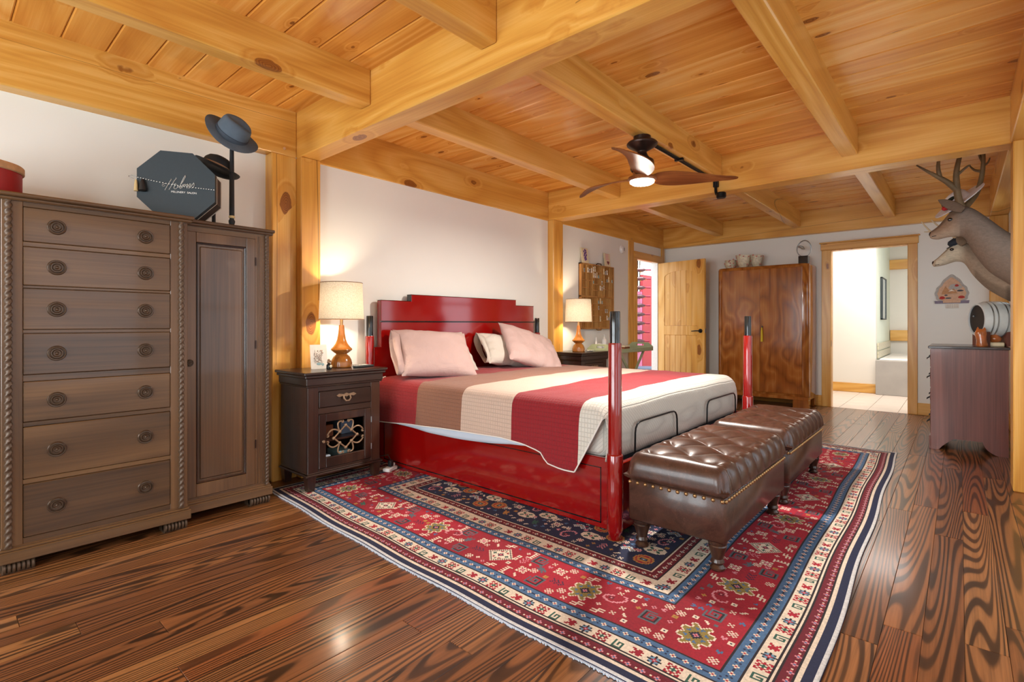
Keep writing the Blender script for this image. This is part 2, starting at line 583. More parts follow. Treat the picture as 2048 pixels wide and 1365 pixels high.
    def sphere(s, c, r, seg=12, rings=8, sc=(1, 1, 1)):
        vs, fs = [], []
        for i in range(rings + 1):
            a = PI * i / rings
            for k in range(seg):
                b = 2 * PI * k / seg
                vs.append((c[0] + r * sc[0] * math.sin(a) * math.cos(b), c[1] + r * sc[1] * math.sin(a) * math.sin(b), c[2] - r * sc[2] * math.cos(a)))
        for i in range(rings):
            for k in range(seg):
                k2 = (k + 1) % seg
                fs.append((i * seg + k, i * seg + k2, (i + 1) * seg + k2, (i + 1) * seg + k))
        return s.add(vs, fs)

    def xf(s, m):
        s.v = [tuple(m @ Vector(p)) for p in s.v]
        return s


def fix_mesh(me, smooth, angle):
    bm = bmesh.new()
    bm.from_mesh(me)
    bmesh.ops.remove_doubles(bm, verts=bm.verts, dist=1e-6)
    bmesh.ops.recalc_face_normals(bm, faces=bm.faces)
    bm.to_mesh(me)
    bm.free()
    if smooth:
        me.polygons.foreach_set('use_smooth', [True] * len(me.polygons))
        me.set_sharp_from_angle(angle=math.radians(angle))


def obj(name, mb, mat, parent=None, smooth=False, angle=40, world=True, fix=True):
    me = bpy.data.meshes.new(name)
    me.from_pydata(mb.v, [], mb.f)
    if fix:
        fix_mesh(me, smooth, angle)
    elif smooth:
        me.polygons.foreach_set('use_smooth', [True] * len(me.polygons))
    me.materials.append(M[mat] if isinstance(mat, str) else mat)
    o = bpy.data.objects.new(name, me)
    COL.objects.link(o)
    if parent:
        o.parent = parent
        if world:
            q = parent
            L = Vector((0, 0, 0))
            while q:
                L += q.location
                q = q.parent
            o.location = -L
    return o


def inst(name, me, parent=None, loc=(0, 0, 0), rot=(0, 0, 0), scale=(1, 1, 1)):
    o = bpy.data.objects.new(name, me.data if hasattr(me, 'data') else me)
    COL.objects.link(o)
    o.parent = parent
    o.location, o.rotation_euler, o.scale = loc, rot, scale
    return o


def tag(o, label=None, cat=None, group=None, kind=None):
    if label:
        o['label'] = label
    if cat:
        o['category'] = cat
    if group:
        o['group'] = group
    if kind:
        o['kind'] = kind
    return o


def thing(name, label, cat, loc=(0, 0, 0), rotz=0.0, group=None, kind=None):
    o = bpy.data.objects.new(name, None)
    COL.objects.link(o)
    o.location = loc
    o.rotation_euler = (0, 0, rotz)
    return tag(o, label, cat, group, kind)


def copy_tree(src, loc=None, rotz=None, label=None, parent=None):
    c = src.copy()
    COL.objects.link(c)
    if parent is not None:
        c.parent = parent
    if loc is not None:
        c.location = loc
    if rotz is not None:
        c.rotation_euler = (0, 0, rotz)
    if label:
        c['label'] = label
    for ch in list(src.children):
        copy_tree(ch, parent=c)
    return c


def arc(cx, cy, r, a0, a1, n):
    return [(cx + r * math.cos(a0 + (a1 - a0) * i / n), cy + r * math.sin(a0 + (a1 - a0) * i / n)) for i in range(n + 1)]


def struct(o, label=None, cat=None):
    return tag(o, label, cat, None, 'structure')
# ================================================================== SETTING
XF, XB, YL, YR = -1.8, 7.88, 3.59, -0.40
Y1W = 3.68
ZC, ZB, ZJ = 2.615, 2.30, 2.408

# floor: subfloor slab with single planks ----------------------------
fl = struct(obj('floor', MB().box(XF - 0.1, XB + 0.1, YR - 0.1, Y1W + 0.1, -0.08, -0.02), 'subfloor'), 'dark stained wide plank floor with bold looping grain', 'floor')
PW = 0.112
lens = [1.3, 1.65, 2.0, 2.4, 2.9]
pm = {}
rng = random.Random(5)
y = YR - 0.06 + PW / 2
while y < Y1W + 0.05:
    x = XF - 0.1 - rng.random() * 1.2
    while x < XB - 0.02:
        L = rng.choice(lens)
        x0, x1 = max(x, XF - 0.08), min(x + L, XB + 0.012)
        if x1 - x0 > 0.08:
            key = round(x1 - x0, 3)
            if key not in pm:
                pm[key] = obj('plank', MB().box(-key / 2 + 0.0006, key / 2 - 0.0006, -PW / 2 + 0.0005, PW / 2 - 0.0005, -0.02, 0, 0.0012), 'floor_wood', fl)
                pm[key].location = ((x0 + x1) / 2, y, 0)
            else:
                inst('plank', pm[key], fl, ((x0 + x1) / 2, y, 0))
        x += L
    y += PW

# ceiling: backing slab with single tongue-and-groove boards ----------
ce = struct(obj('ceiling', MB().box(XF - 0.1, XB + 0.1, YR - 0.1, Y1W + 0.1, ZC + 0.025, ZC + 0.08), 'gap_dark'), 'knotty pine board ceiling between the exposed joists', 'ceiling')
BW = 0.19
first = None
k = -11
while 0.276 + BW * k < XB:
    x = 0.276 + BW * (k + 0.5)
    if first is None:
        first = obj('board', MB().box(-BW / 2 + 0.0008, BW / 2 - 0.0008, -2.08, 2.06, 0, 0.025, 0.007), 'pine_board', ce)
        first.location = (x, 1.64, ZC)
    else:
        inst('board', first, ce, (x, 1.64, ZC))
    k += 1

# walls --------------------------------------------------------------
w = MB()
w.box(XF - 0.1, 1.60, Y1W, Y1W + 0.12, 0, ZC + 0.03)
w.box(1.60, 6.80, YL, 3.69, 0, ZC + 0.03)
w.box(6.80, 7.62, YL, 3.69, 2.06, ZC + 0.03)
w.box(7.62, XB + 0.12, YL, 3.69, 0, ZC + 0.03)
struct(obj('wall_left', w, 'wall_paint'), 'off white wall behind the wardrobe and the red headboard', 'wall')
w = MB()
w.box(XB, XB + 0.12, YR, 0.47, 0, ZC + 0.03)
w.box(XB, XB + 0.12, 1.295, YL, 0, ZC + 0.03)
w.box(XB, XB + 0.12, 0.47, 1.295, 2.075, ZC + 0.03)
struct(obj('wall_back', w, 'wall_paint'), 'off white end wall behind the walnut armoire', 'wall')


def wall_holes(axis, lo, hi, a0, a1, holes):
    """solid wall between coordinates a0..a1 with window holes (u0,u1,z0,z1)"""
    mb = MB()

    def bx(u0, u1, z0, z1):
        if axis == 'y':
            mb.box(u0, u1, a0, a1, z0, z1)
        else:
            mb.box(a0, a1, u0, u1, z0, z1)
    u = lo
    for (h0, h1, z0, z1) in sorted(holes):
        bx(u, h0, 0, ZC + 0.03)
        bx(h0, h1, 0, z0)
        bx(h0, h1, z1, ZC + 0.03)
        u = h1
    bx(u, hi, 0, ZC + 0.03)
    return mb


struct(obj('wall_right', wall_holes('y', XF - 0.1, XB + 0.12, YR - 0.12, YR, WIN_R), 'wall_paint'), 'off white wall behind the deer mounts, with windows', 'wall')
struct(obj('wall_front', wall_holes('x', YR, Y1W, XF - 0.12, XF, ADDED_WIN_F), 'wall_paint'), 'off white wall with two added tall windows, unseen behind the viewer', 'wall')
wn = 0
for axis, a, holes in (('y', YR - 0.07, WIN_R), ('x', XF - 0.07, ADDED_WIN_F)):
    for (u0, u1, z0, z1) in holes:
        wn += 1
        mb, gl = MB(), MB()

        def put(mb_, p0, p1, q0, q1, t0, t1, b=0.004):
            if axis == 'y':
                mb_.box(p0, p1, a + t0, a + t1, q0, q1, b)
            else:
                mb_.box(a + t0, a + t1, p0, p1, q0, q1, b)
        for p0, p1, q0, q1 in ((u0, u0 + 0.05, z0, z1), (u1 - 0.05, u1, z0, z1), (u0, u1, z0, z0 + 0.05), (u0, u1, z1 - 0.05, z1)):
            put(mb, p0, p1, q0, q1, 0, 0.04)
        put(mb, u0, u1, (z0 + z1) / 2 - 0.02, (z0 + z1) / 2 + 0.02, 0, 0.04)
        o = struct(obj('window_%d' % wn, mb, 'window_frame'), 'pale pine window frame number %d out of view in the outer wall' % wn, 'window')  # narrow far bay frame and those behind the camera are added for the light
        for q0, q1 in ((z0 + 0.05, (z0 + z1) / 2 - 0.02), ((z0 + z1) / 2 + 0.02, z1 - 0.05)):
            g = MB()
            put(g, u0 + 0.05, u1 - 0.05, q0, q1, 0.016, 0.022, 0)
            obj('pane', g, 'window_glass', o)

# timber frame ---------------------------------------------------------
BEV = 0.006


def beam(name, x0, x1, y0, y1, z0, z1, ax, label, cat):
    return struct(obj(name, MB().box(x0, x1, y0, y1, z0, z1, BEV), 'pine_' + ax), label, cat)


T1a, T1b, T2a, T2b = 1.745, 1.893, 4.73, 4.92
beam('ceiling_beam', T1a, T1b, YR, YL + 0.02, ZB - 0.01, ZC + 0.02, 'y', 'nearest thick cross beam resting on the post beside the wardrobe', 'beam')
beam('ceiling_beam', T2a, T2b, YR, YL + 0.02, ZB, ZC + 0.02, 'y', 'thick cross beam just beyond the ceiling fan', 'beam')
beam('ceiling_beam', 7.78, XB + 0.02, YR, YL + 0.02, ZB + 0.005, ZC + 0.02, 'y', 'beam along the top of the end wall above the armoire', 'beam')
pb = beam('wall_plate_beam', XF, T1a, 3.58, Y1W + 0.05, ZB - 0.01, ZC + 0.02, 'x', 'cracked knotty wall beam above the wardrobe and hats', 'beam')
obj('peg', MB().lathe([(0.010, 0.0), (0.010, -0.006), (0.006, -0.008)], (1.655, 3.58, 2.335), 12, 'y'), 'cork', pb)
beam('wall_plate_beam', T1b, T2a, 3.58, YL + 0.05, ZB - 0.01, ZC + 0.02, 'x', 'wall beam running above the red headboard', 'beam')
pb = beam('wall_plate_beam', T2b, 7.78, 3.58, YL + 0.05, ZB - 0.005, ZC + 0.02, 'x', 'wall beam above the pine door and printers tray', 'beam')
obj('peg', MB().lathe([(0.010, 0.0), (0.010, -0.006), (0.006, -0.008)], (6.72, 3.58, 2.33), 12, 'y'), 'cork', pb)
for a, b, lb in ((XF, T1a, 'right hand wall beam behind the viewer'), (T1b, T2a, 'right hand wall beam over the windows beside the fan bay'), (T2b, 7.78, 'right hand wall beam above the deer mounts')):
    beam('wall_plate_beam', a, b, YR - 0.02, -0.25, ZB, ZC + 0.02, 'x', lb, 'beam')
JL = {(0, 0): 'nearest joist, left of the two meeting the first cross beam', (0, 1): 'joist at the top middle of the picture, cut off above', (0, 2): 'joist over the viewer in the first bay',
      (1, 0): 'joist between the headboard wall and the ceiling fan', (1, 1): 'joist that the ceiling fan hangs from', (1, 2): 'joist right of the ceiling fan',
      (2, 0): 'far joist nearest the pine door', (2, 1): 'far middle joist above the armoire', (2, 2): 'far joist above the doorway nearest the antlers'}
for bi, (a, b) in enumerate(((XF, T1a), (T1b, T2a), (T2b, 7.78))):
    for ji, (y0, y1) in enumerate(((2.648, 2.755), (1.620, 1.725), (0.592, 0.700))):
        beam('ceiling_joist', a, b, y0, y1, ZJ, ZC + 0.01, 'x', 'pine ' + JL[(bi, ji)], 'joist')
beam('timber_post', T1a, T1b, 3.515, YL + 0.03, 0, ZB - 0.01, 'z', 'square pine post between the wardrobe and the lit lamp', 'post')
beam('timber_post', 1.568, T1a, 3.58, Y1W + 0.01, 0, ZB - 0.01, 'z', 'yellow cracked wall post right behind the wardrobe end', 'post')
beam('timber_post', T2a, T2b, 3.508, YL + 0.03, 0, ZB, 'z', 'pine post between the headboard and the far lamp', 'post')
beam('timber_post', T2a - 0.05, T2b, YR - 0.02, -0.262, 0, ZB, 'z', 'pale pine post cut off by the picture edge beside the deer mounts', 'post')
beam('timber_post', 7.78, XB + 0.02, YR, -0.247, 0, ZB, 'z', 'corner post behind the silver barrel', 'post')
beam('timber_post', 6.635, 6.785, 3.575, YL + 0.03, 0, ZB, 'z', 'pine post beside the pine door opening', 'post')
beam('timber_post', 7.70, 7.80, 3.57, YL + 0.03, 0, ZB, 'z', 'corner post behind the open pine door', 'post')

# trim -----------------------------------------------------------------
struct(obj('trim_1', MB().box(6.785, 6.885, 3.57, 3.69, 0, 2.06, 0.004), 'pine_z'), 'pine jamb of the wine room doorway', 'trim')
struct(obj('trim_2', MB().box(6.785, 7.72, 3.565, YL + 0.03, 2.055, 2.165, 0.004), 'pine_x'), 'pine head board over the wine room doorway', 'trim')
struct(obj('trim_3', MB().box(7.58, 7.62, 3.585, 3.69, 0, 2.06, 0.003), 'white_plastic'), 'pale hinge side jamb of the wine room doorway', 'trim')
struct(obj('trim_4', MB().box(XB - 0.022, XB + 0.0, 1.285, 1.39, 0, 2.075, 0.004), 'pine_z'), 'knotty casing of the bathroom doorway beside the armoire', 'trim')
struct(obj('trim_5', MB().box(XB - 0.022, XB + 0.0, 0.385, 0.478, 0, 2.075, 0.004), 'pine_z'), 'knotty casing of the bathroom doorway nearest the chest', 'trim')
tr = struct(obj('trim_6', MB().box(XB - 0.026, XB + 0.0, 0.375, 1.40, 2.075, 2.165, 0.004), 'pine_trim_y'), 'pine head casing over the bathroom doorway', 'trim')
obj('cap_moulding', MB().box(XB - 0.045, XB, 0.36, 1.415, 2.165, 2.18, 0.004), 'pine_trim_y', tr)
struct(obj('trim_7', MB().box(XB + 0.0, XB + 0.12, 1.283, 1.295, 0, 2.075).box(XB + 0.0, XB + 0.12, 0.47, 0.482, 0, 2.075).box(XB, XB + 0.12, 0.47, 1.295, 2.065, 2.077), 'pine_z'), 'pine lining of the bathroom doorway', 'trim')
struct(obj('baseboard_back', MB().box(XB - 0.018, XB, -0.25, 0.385, 0, 0.145, 0.004).box(XB - 0.018, XB, 1.39, 3.55, 0, 0.145, 0.004), 'pine_trim_y'), 'pine baseboard along the end wall', 'baseboard')
struct(obj('baseboard_left', MB().box(1.895, 4.73, YL - 0.016, YL, 0, 0.145, 0.004).box(4.92, 6.63, YL - 0.016, YL, 0, 0.145, 0.004), 'pine_x'), 'pine baseboard along the headboard wall', 'baseboard')
struct(obj('baseboard_right', MB().box(4.93, 7.77, YR, YR + 0.016, 0, 0.145, 0.004), 'pine_x'), 'pine baseboard along the deer wall', 'baseboard')

# bathroom seen through the back doorway ---------------------------------
bf = struct(obj('floor_bathroom', MB().box(XB + 0.0, 12.2, -0.6, 3.0, -0.08, -0.012), 'paper_mark'), 'beige tiled bathroom floor', 'floor')
tm = None
for i in range(8):
    for j in range(8):
        x0, y0 = XB + 0.02 + i * 0.31, -0.35 + j * 0.31
        if tm is None:
            tm = obj('tile', MB().box(0.002, 0.308, 0.002, 0.308, -0.012, -0.002, 0.002), 'tile', bf)
            tm.location = (x0, y0, 0)
        else:
            inst('tile', tm, bf, (x0, y0, 0))
w = MB()
w.box(9.85, 9.97, 1.0, 3.0, 0, 2.6)
struct(obj('wall_bathroom_front', w, 'bath_paint'), 'cream bathroom partition facing the doorway', 'wall')
struct(obj('baseboard_bathroom', MB().box(9.83, 9.85, 1.0, 3.0, 0, 0.145, 0.004), 'pine_trim_y'), 'pine baseboard on the bathroom partition', 'baseboard')
struct(obj('wall_bathroom_side', MB().box(9.97, 12.2, 1.0, 1.1, 0, 2.6), 'bath_green'), 'pale green wall beside the bathtub', 'wall')
struct(obj('wall_bathroom_back', MB().box(12.0, 12.15, -0.9, 1.0, 0, 2.6), 'bath_paint'), 'bathroom back wall beyond the bathtub', 'wall')
struct(obj('wall_bathroom_right', MB().box(XB + 0.12, 9.6, -0.62, -0.5, 0, 2.6).box(11.0, 12.15, -0.62, -0.5, 0, 2.6).box(9.6, 11.0, -0.62, -0.5, 2.1, 2.6).box(9.6, 11.0, -0.62, -0.5, 0, 1.0), 'bath_paint'), 'bathroom outer wall', 'wall')
struct(obj('wall_bathroom_left', MB().box(XB + 0.12, 9.97, 2.9, 3.0, 0, 2.6), 'bath_paint'), 'bathroom inner wall', 'wall')
struct(obj('ceiling_bathroom', MB().box(XB + 0.12, 12.2, -0.6, 3.0, 2.58, 2.64), 'bath_paint'), 'white bathroom ceiling', 'ceiling')
struct(obj('trim_8', MB().box(11.94, 12.0, -0.6, 1.0, 2.12, 2.30, 0.004), 'pine_trim_y'), 'pine beam high on the bathroom back wall', 'trim')
struct(obj('trim_9', MB().box(11.95, 12.0, 0.42, 0.54, 0.98, 1.98, 0.004).box(11.94, 12.0, -0.6, 0.56, 1.98, 2.02, 0.004), 'pine_z'), 'pine window casing in the bathroom', 'trim')
struct(obj('trim_10', MB().box(11.93, 12.0, -0.6, 0.99, 0.78, 0.98, 0.004), 'pine_trim_y'), 'pine sill board above the bathtub', 'trim')
tub = thing('bathtub', 'white bathtub in a grey tiled surround beyond the doorway', 'bathtub', (10.6, 0.3, 0))
obj('surround', MB().box(9.72, 9.98, -0.49, 0.99, 0, 0.53, 0.004), 'tub_tile', tub)
obj('basin', MB().box(9.98, 11.92, -0.49, 0.975, 0, 0.545, 0.02), 'tub_white', tub)
stile = None
for i in range(6):
    for zz in (0.53, 0.66):
        x0 = 9.99 + i * 0.32
        if stile is None:
            stile = obj('splash_tile', MB().box(0, 0.316, 0.978, 0.996, 0.016, 0.128, 0.002), 'shell_floral', tub, world=False)
            stile.location = Vector((x0, 0, zz)) - tub.location
        else:
            inst('splash_tile', stile, tub, Vector((x0, 0, zz)) - tub.location)
pf = thing('picture_frame', 'dark framed picture on the pale green bathroom wall', 'picture', (10.75, 0.98, 1.45))
obj('frame', MB().box(10.45, 11.05, 0.965, 0.998, 1.17, 1.19, 0.003).box(10.45, 11.05, 0.965, 0.998, 1.86, 1.88, 0.003).box(10.45, 10.5, 0.965, 0.998, 1.17, 1.88, 0.003).box(11.0, 11.05, 0.965, 0.998, 1.17, 1.88, 0.003), 'frame_dark', pf)
obj('print', MB().box(10.49, 11.01, 0.975, 0.99, 1.18, 1.87), 'picture_glass', pf)

# wine room behind the pine door ------------------------------------------
struct(obj('floor_wine_room', MB().box(5.5, 10.5, 3.69, 7.0, -0.05, -0.001), 'tile'), 'pale floor of the wine room', 'floor')
struct(obj('wall_wine_room', MB().box(10.3, 10.4, 3.69, 7.0, 0, 2.9).box(5.5, 10.4, 6.9, 7.0, 0, 2.9), 'bath_paint'), 'bright walls of the wine room', 'wall')
wp = thing('wine_rack', 'red and pink wine rack panel with brass pegs seen through the doorway', 'wine rack', (8.9, 5.0, 0))
obj('panel', MB().box(9.12, 9.75, 4.62, 4.68, 0, 2.05, 0.004), 'wine_red', wp)
obj('side_panel', MB().box(8.55, 9.12, 4.63, 4.69, 0, 1.72, 0.004), 'wine_pink', wp)
obj('top_rail', MB().box(8.3, 9.6, 4.69, 4.75, 2.12, 2.24, 0.004), 'white_plastic', wp)
obj('rafter', MB().box(8.6, 10.25, 5.4, 5.5, 2.45, 2.65, 0.004), 'pine_x', wp)
for i in range(5):
    obj('rod', MB().tube([(8.72 + i * 0.09, 4.66, 1.7), (8.72 + i * 0.09, 4.66, 2.6)], 0.008, 6), 'black_metal', wp)
bt = None
NB = 10
for i in range(NB):
    z = 0.60 + i * 0.170
    lbl = 'dark wine bottle in the rack, %s of the column in the doorway' % (['lowest', 'second from the bottom', 'third from the bottom', 'fourth from the bottom', 'fifth from the bottom', 'fifth from the top', 'fourth from the top', 'third from the top', 'second from the top', 'topmost'][i])
    if bt is None:
        bt = thing('wine_bottle', lbl, 'bottle', (8.98 + 0.008 * i, 4.50, z), 0, 'wine bottles in the rack')
        obj('glass', MB().lathe([(0.0, -0.30), (0.036, -0.30), (0.038, -0.285), (0.038, -0.09), (0.030, -0.06), (0.015, -0.03), (0.014, 0.0), (0.0, 0.0)], (0, 0, 0), 14, 'x'), 'wine_glass', bt, True, world=False)
        obj('foil', MB().lathe([(0.0152, -0.02), (0.0152, 0.062), (0.0165, 0.064), (0.0165, 0.075), (0.0, 0.076)], (0, 0, 0), 12, 'x'), 'foil', bt, True, world=False)
        obj('peg', MB().tube([(-0.12, 0.05, -0.042), (-0.12, -0.05, -0.042)], 0.005, 6).tube([(-0.02, 0.05, -0.022), (-0.02, -0.05, -0.022)], 0.005, 6), 'gold_peg', bt, True, world=False)
        bt.rotation_euler = (0, 0, -0.9)
    else:
        copy_tree(bt, (8.98 + 0.008 * i, 4.50, z), -0.9, lbl)
st = thing('stool', 'blue grey stool low in the wine room doorway', 'stool', (8.75, 4.35, 0))
obj('seat', MB().lathe([(0.0, 0.27), (0.19, 0.27), (0.20, 0.285), (0.19, 0.305), (0.0, 0.31)], (0, 0, 0), 20), 'stool_blue', st, True, world=False)
for k in range(4):
    a = PI / 4 + k * PI / 2
    obj('leg', MB().tube([(0.13 * math.cos(a), 0.13 * math.sin(a), 0.28), (0.2 * math.cos(a), 0.2 * math.sin(a), 0)], 0.015, 8), 'stool_blue', st, True, world=False)

# pine door, open --------------------------------------------------------
dx, dy = 7.44, 3.505
dang = math.atan2(2.719 - 3.504, 7.276 - 7.439)
DW = 0.80
dr = thing('door_1', 'open knotty pine door with arched plank panel and black lever', 'door', (7.575, 3.545, 0.012), dang, kind='structure')
# local: x along the door from the hinge, y thickness (towards viewer +)
TH = 0.042
fr = MB()
fr.box(0, 0.115, -TH, 0, 0, 2.03, 0.003).box(DW - 0.115, DW, -TH, 0, 0, 2.03, 0.003)
fr.box(0.115, DW - 0.115, -TH, 0, 0, 0.22, 0.003).box(0.115, DW - 0.115, -TH, 0, 0.92, 1.06, 0.003)
pts = [(0.115, 2.03), (DW - 0.115, 2.03)] + [(DW / 2 + (DW / 2 - 0.115) * math.cos(a), 1.80 + 0.09 * math.sin(a)) for a in [PI * i / 14 for i in range(15)]]
fr.prism(pts, 'y', -TH, 0)
obj('frame', fr, 'pine_door', dr, world=False)
npl = 6
pw = (DW - 0.23) / npl
for i in range(npl):
    x0 = 0.115 + i * pw
    obj('plank', MB().box(x0 + 0.0005, x0 + pw - 0.0005, -TH + 0.008, -0.008, 1.06, 1.90, 0.004), 'pine_door', dr, world=False)
    obj('plank', MB().box(x0 + 0.0005, x0 + pw - 0.0005, -TH + 0.008, -0.008, 0.22, 0.92, 0.004), 'pine_door', dr, world=False)
hd = MB()
for sgn, y0 in ((-1, -TH), (1, 0.0)):
    hd.lathe([(0.030, 0.0), (0.030, sgn * 0.010), (0.012, sgn * 0.014), (0.010, sgn * 0.05), (0.0, sgn * 0.052)], (DW - 0.062, y0, 0.985), 18, 'y')
    hd.tube([(DW - 0.062, y0 + sgn * 0.047, 0.985), (DW - 0.11, y0 + sgn * 0.047, 0.986), (DW - 0.185, y0 + sgn * 0.044, 0.980)], [0.009, 0.008, 0.006], 8)
obj('lever_handle', hd, 'black_metal', dr, True, world=False)
for z in (0.2, 1.0, 1.8):
    obj('hinge', MB().tube([(-0.004, 0.004, z), (-0.004, 0.004, z + 0.09)], 0.007, 8), 'steel', dr, True, world=False)
obj('latch', MB().box(DW - 0.001, DW + 0.004, -0.03, -0.012, 0.955, 1.015), 'steel', dr, world=False)
# ================================================================== RUG
def build_rug():
    cs = 0.0072
    X0, X1, Y0, Y1 = 1.40, 5.40, 0.345, 3.42
    nx, ny = int((X1 - X0) / cs), int((Y1 - Y0) / cs)
    pal = {'N': '1d2444', 'R': 'a01329', 'C': 'e6d4be', 'B': '4a6c93', 'G': '2f5a4c', 'O': 'b9813f', 'P': 'd98c96', 'K': '241a20', 'W': 'd8d6d4', 'D': '6e0f22', 'Y': '8f7a3a', 'T': '6f93ab', 'S': '59616a'}
    keys = list(pal)
    idx = {k: i for i, k in enumerate(keys)}
    A = np.full((ny, nx), idx['N'], np.int32)
    I, J = np.meshgrid(np.arange(nx), np.arange(ny))
    dxl, dxr, dyb, dyt = I, nx - 1 - I, J, ny - 1 - J
    dd = np.minimum(np.minimum(dxl, dxr), np.minimum(dyb, dyt)) * cs
    for d0, d1, c in ((0, 0.008, 'W'), (0.008, 0.040, 'N'), (0.040, 0.052, 'C'), (0.052, 0.058, 'K'), (0.058, 0.098, 'D'), (0.098, 0.104, 'K'), (0.104, 0.111, 'C'), (0.111, 0.117, 'K'), (0.117, 0.178, 'C'),
                      (0.178, 0.185, 'K'), (0.185, 0.236, 'B'), (0.236, 0.243, 'K'), (0.243, 0.500, 'R'), (0.500, 0.507, 'K'), (0.507, 0.552, 'B'), (0.552, 0.559, 'K'), (0.559, 0.634, 'C'), (0.634, 0.641, 'K'), (0.641, 0.690, 'D'), (0.690, 0.697, 'C'), (0.697, 0.704, 'K')):
        A[(dd >= d0) & (dd < d1)] = idx[c]

    def stamp(spr, ci, cj, rot=0, flip=False, k=1):
        g = [list(r_) for r_ in spr]
        w_ = max(len(r_) for r_ in g)
        g = np.array([r_ + ['.'] * (w_ - len(r_)) for r_ in g])
        if flip:
            g = g[:, ::-1]
        g = np.rot90(g, rot)
        if k > 1:
            g = np.kron(np.ones((k, k), int), 1) if False else np.repeat(np.repeat(g, k, 0), k, 1)
        h_, w_ = g.shape
        for a in range(h_):
            for b in range(w_):
                ch = g[a, b]
                if ch != '.':
                    i, j = int(ci - w_ // 2 + b), int(cj - h_ // 2 + a)
                    if 0 <= i < nx and 0 <= j < ny:
                        A[j, i] = idx[ch]
    DIAM = ["..........C..........", ".........CKC.........", "........CKCKC........", ".......CKCCCKC.......", "......CKCCGCCKC......", ".....CKCCGGGCCKC.....", "....CKCCCCGCCCCKC....", "...CKCRCCCCCCCRCKC...",
            "..CKCRRCCCNCCCRRCKC..", ".CKCCCCCCNRNCCCCCCKC.", "CKCCGGCCNRPRNCCGGCCKC", ".CKCCCCCCNRNCCCCCCKC.", "..CKCRRCCCNCCCRRCKC..", "...CKCRCCCCCCCRCKC...", "....CKCCCCGCCCCKC....", ".....CKCCGGGCCKC.....",
            "......CKCCGCCKC......", ".......CKCCCKC.......", "........CKCKC........", ".........CKC.........", "..........C.........."]
    QUAT = ["......CCC...CCC......", ".....CYYYC.CYYYC.....", ".....CYYYYCYYYYC.....", ".CC..CYYBYYYBYYC..CC.", "CYYCCYYBBYYYBBYYCCYYC", "CYYYYYYYYYKYYYYYYYYYC", ".CYYBYYYYKNKYYYYBYYC.", "..CYBBYYKNPNKYYBBYC..", "...CYYYKNPRPNKYYYC...",
            "..CYBBYYKNPNKYYBBYC..", ".CYYBYYYYKNKYYYYBYYC.", "CYYYYYYYYYKYYYYYYYYYC", "CYYCCYYBBYYYBBYYCCYYC", ".CC..CYYBYYYBYYC..CC.", ".....CYYYYCYYYYC.....", ".....CYYYC.CYYYC.....", "......CCC...CCC......"]
    ROS = ["....OOOOO....", "..OOORRROOO..", ".OORROOORROO.", ".OROOOOOOORO.", "OOROONNNOOROO", "ORROONTNOORRO", "ORROONWNOORRO", "ORROONTNOORRO", "OOROONNNOOROO", ".OROOOOOOORO.", ".OORROOORROO.", "..OOORRROOO..", "....OOOOO...."]
    MEDAL = ["....CCCCCCC....", "..CCCCCCCCCCC..", ".CCGGCCCCCGGCC.", "CCCGGGCCCGGGCCC", "CCCCGGCRCGGCCCC", "CCCCCCRPRCCCCCC", "CCCCGGCRCGGCCCC", "CCCGGGCCCGGGCCC", ".CCGGCCCCCGGCC.", "..CCCCCCCCCCC..", "....CCCCCCC...."]
    SQ = ["SSSSSSSSSS", "SKKKKKKKKS", "SK......KS", "SK.SSSS.KS", "SK.SKKS.KS", "SK.S.SS.KS", "SK.S....KS", "SK.SSSSSSS", "SK........", "SSSSSSS..."]
    COMB = ["C.C.C.C.C", "C.C.C.C.C", "CCCCCCCCC", "C.......C", "C.......C"]
    LEAF = ["......S..", "..S..SS..", "..SSSS.S.", "SSSSSSSS.", "..SSSSS..", ".SSSS....", "SS......."]
    OLEAF = [r_.replace('S', 'O') for r_ in LEAF]
    GLEAF = [r_.replace('S', 'G') for r_ in LEAF]
    SM = ["CCC.CCC", "CRC.CNC", "CCC.CCC"]
    SM2 = [".C.C.", "CRCRC", ".CPC.", "CRCRC", ".C.C."]
    SM3 = ["CCCC...", "...C...", "CCCCCCC", "...C...", "...CCCC"]
    CHEV = ["N..N..N..", ".N..N..N.", "..N..N..N", ".N..N..N.", "N..N..N.."]
    RCHEV = [r_.replace('N', 'P') for r_ in CHEV]
    CURL = ["...PPPPP.....", ".PPP...PPP...", "PP.......PP..", "P..DDD....PP.", "P..DPD.....P.", "PP.DDD.....PP", ".PPP........P", "...PP......PP", "...........P.", ".........PPP."]
    BOXF = ["CC.C.CC", "C.CCC.C", ".C.P.C.", "CCPPPCC", ".C.P.C.", "C.CCC.C", "CC.C.CC"]
    FLOW = ["...K...", ".KTKTK.", ".TTRTT.", "KKRPRKK", ".TTRTT.", ".KTKTK.", "...K..."]
    HOOK = ["GGGGG.", "G...G.", "G.GGG.", "G.....", "GGGGGG"]
    RL = ["RR.RR.", ".RRRRR", "..RRR.", ".RRRRR", "RR.RR."]
    CREST = ["..W.....W..", ".WTW...WTW.", "WTOTW.WTOTW", ".WTOTWTOTW.", "..WTOOOTW..", ".RRWTOTWRR.", "RR..WTW..RR"]

    # run motifs along bands: side list (start, along axis, fixed)
    def runs(d_mid):
        m = int(d_mid / cs)
        return [('v', m, 0), ('v', nx - 1 - m, 2), ('h', m, 1), ('h', ny - 1 - m, 3)]

    def place(spr, kind, fixed, pos, off=0, rot=0, flip=False):
        if kind == 'v':
            stamp(spr, fixed + off, pos, rot, flip)
        else:
            stamp(spr, pos, fixed + off, rot + 1, flip)
    # main red border
    rg = random.Random(3)
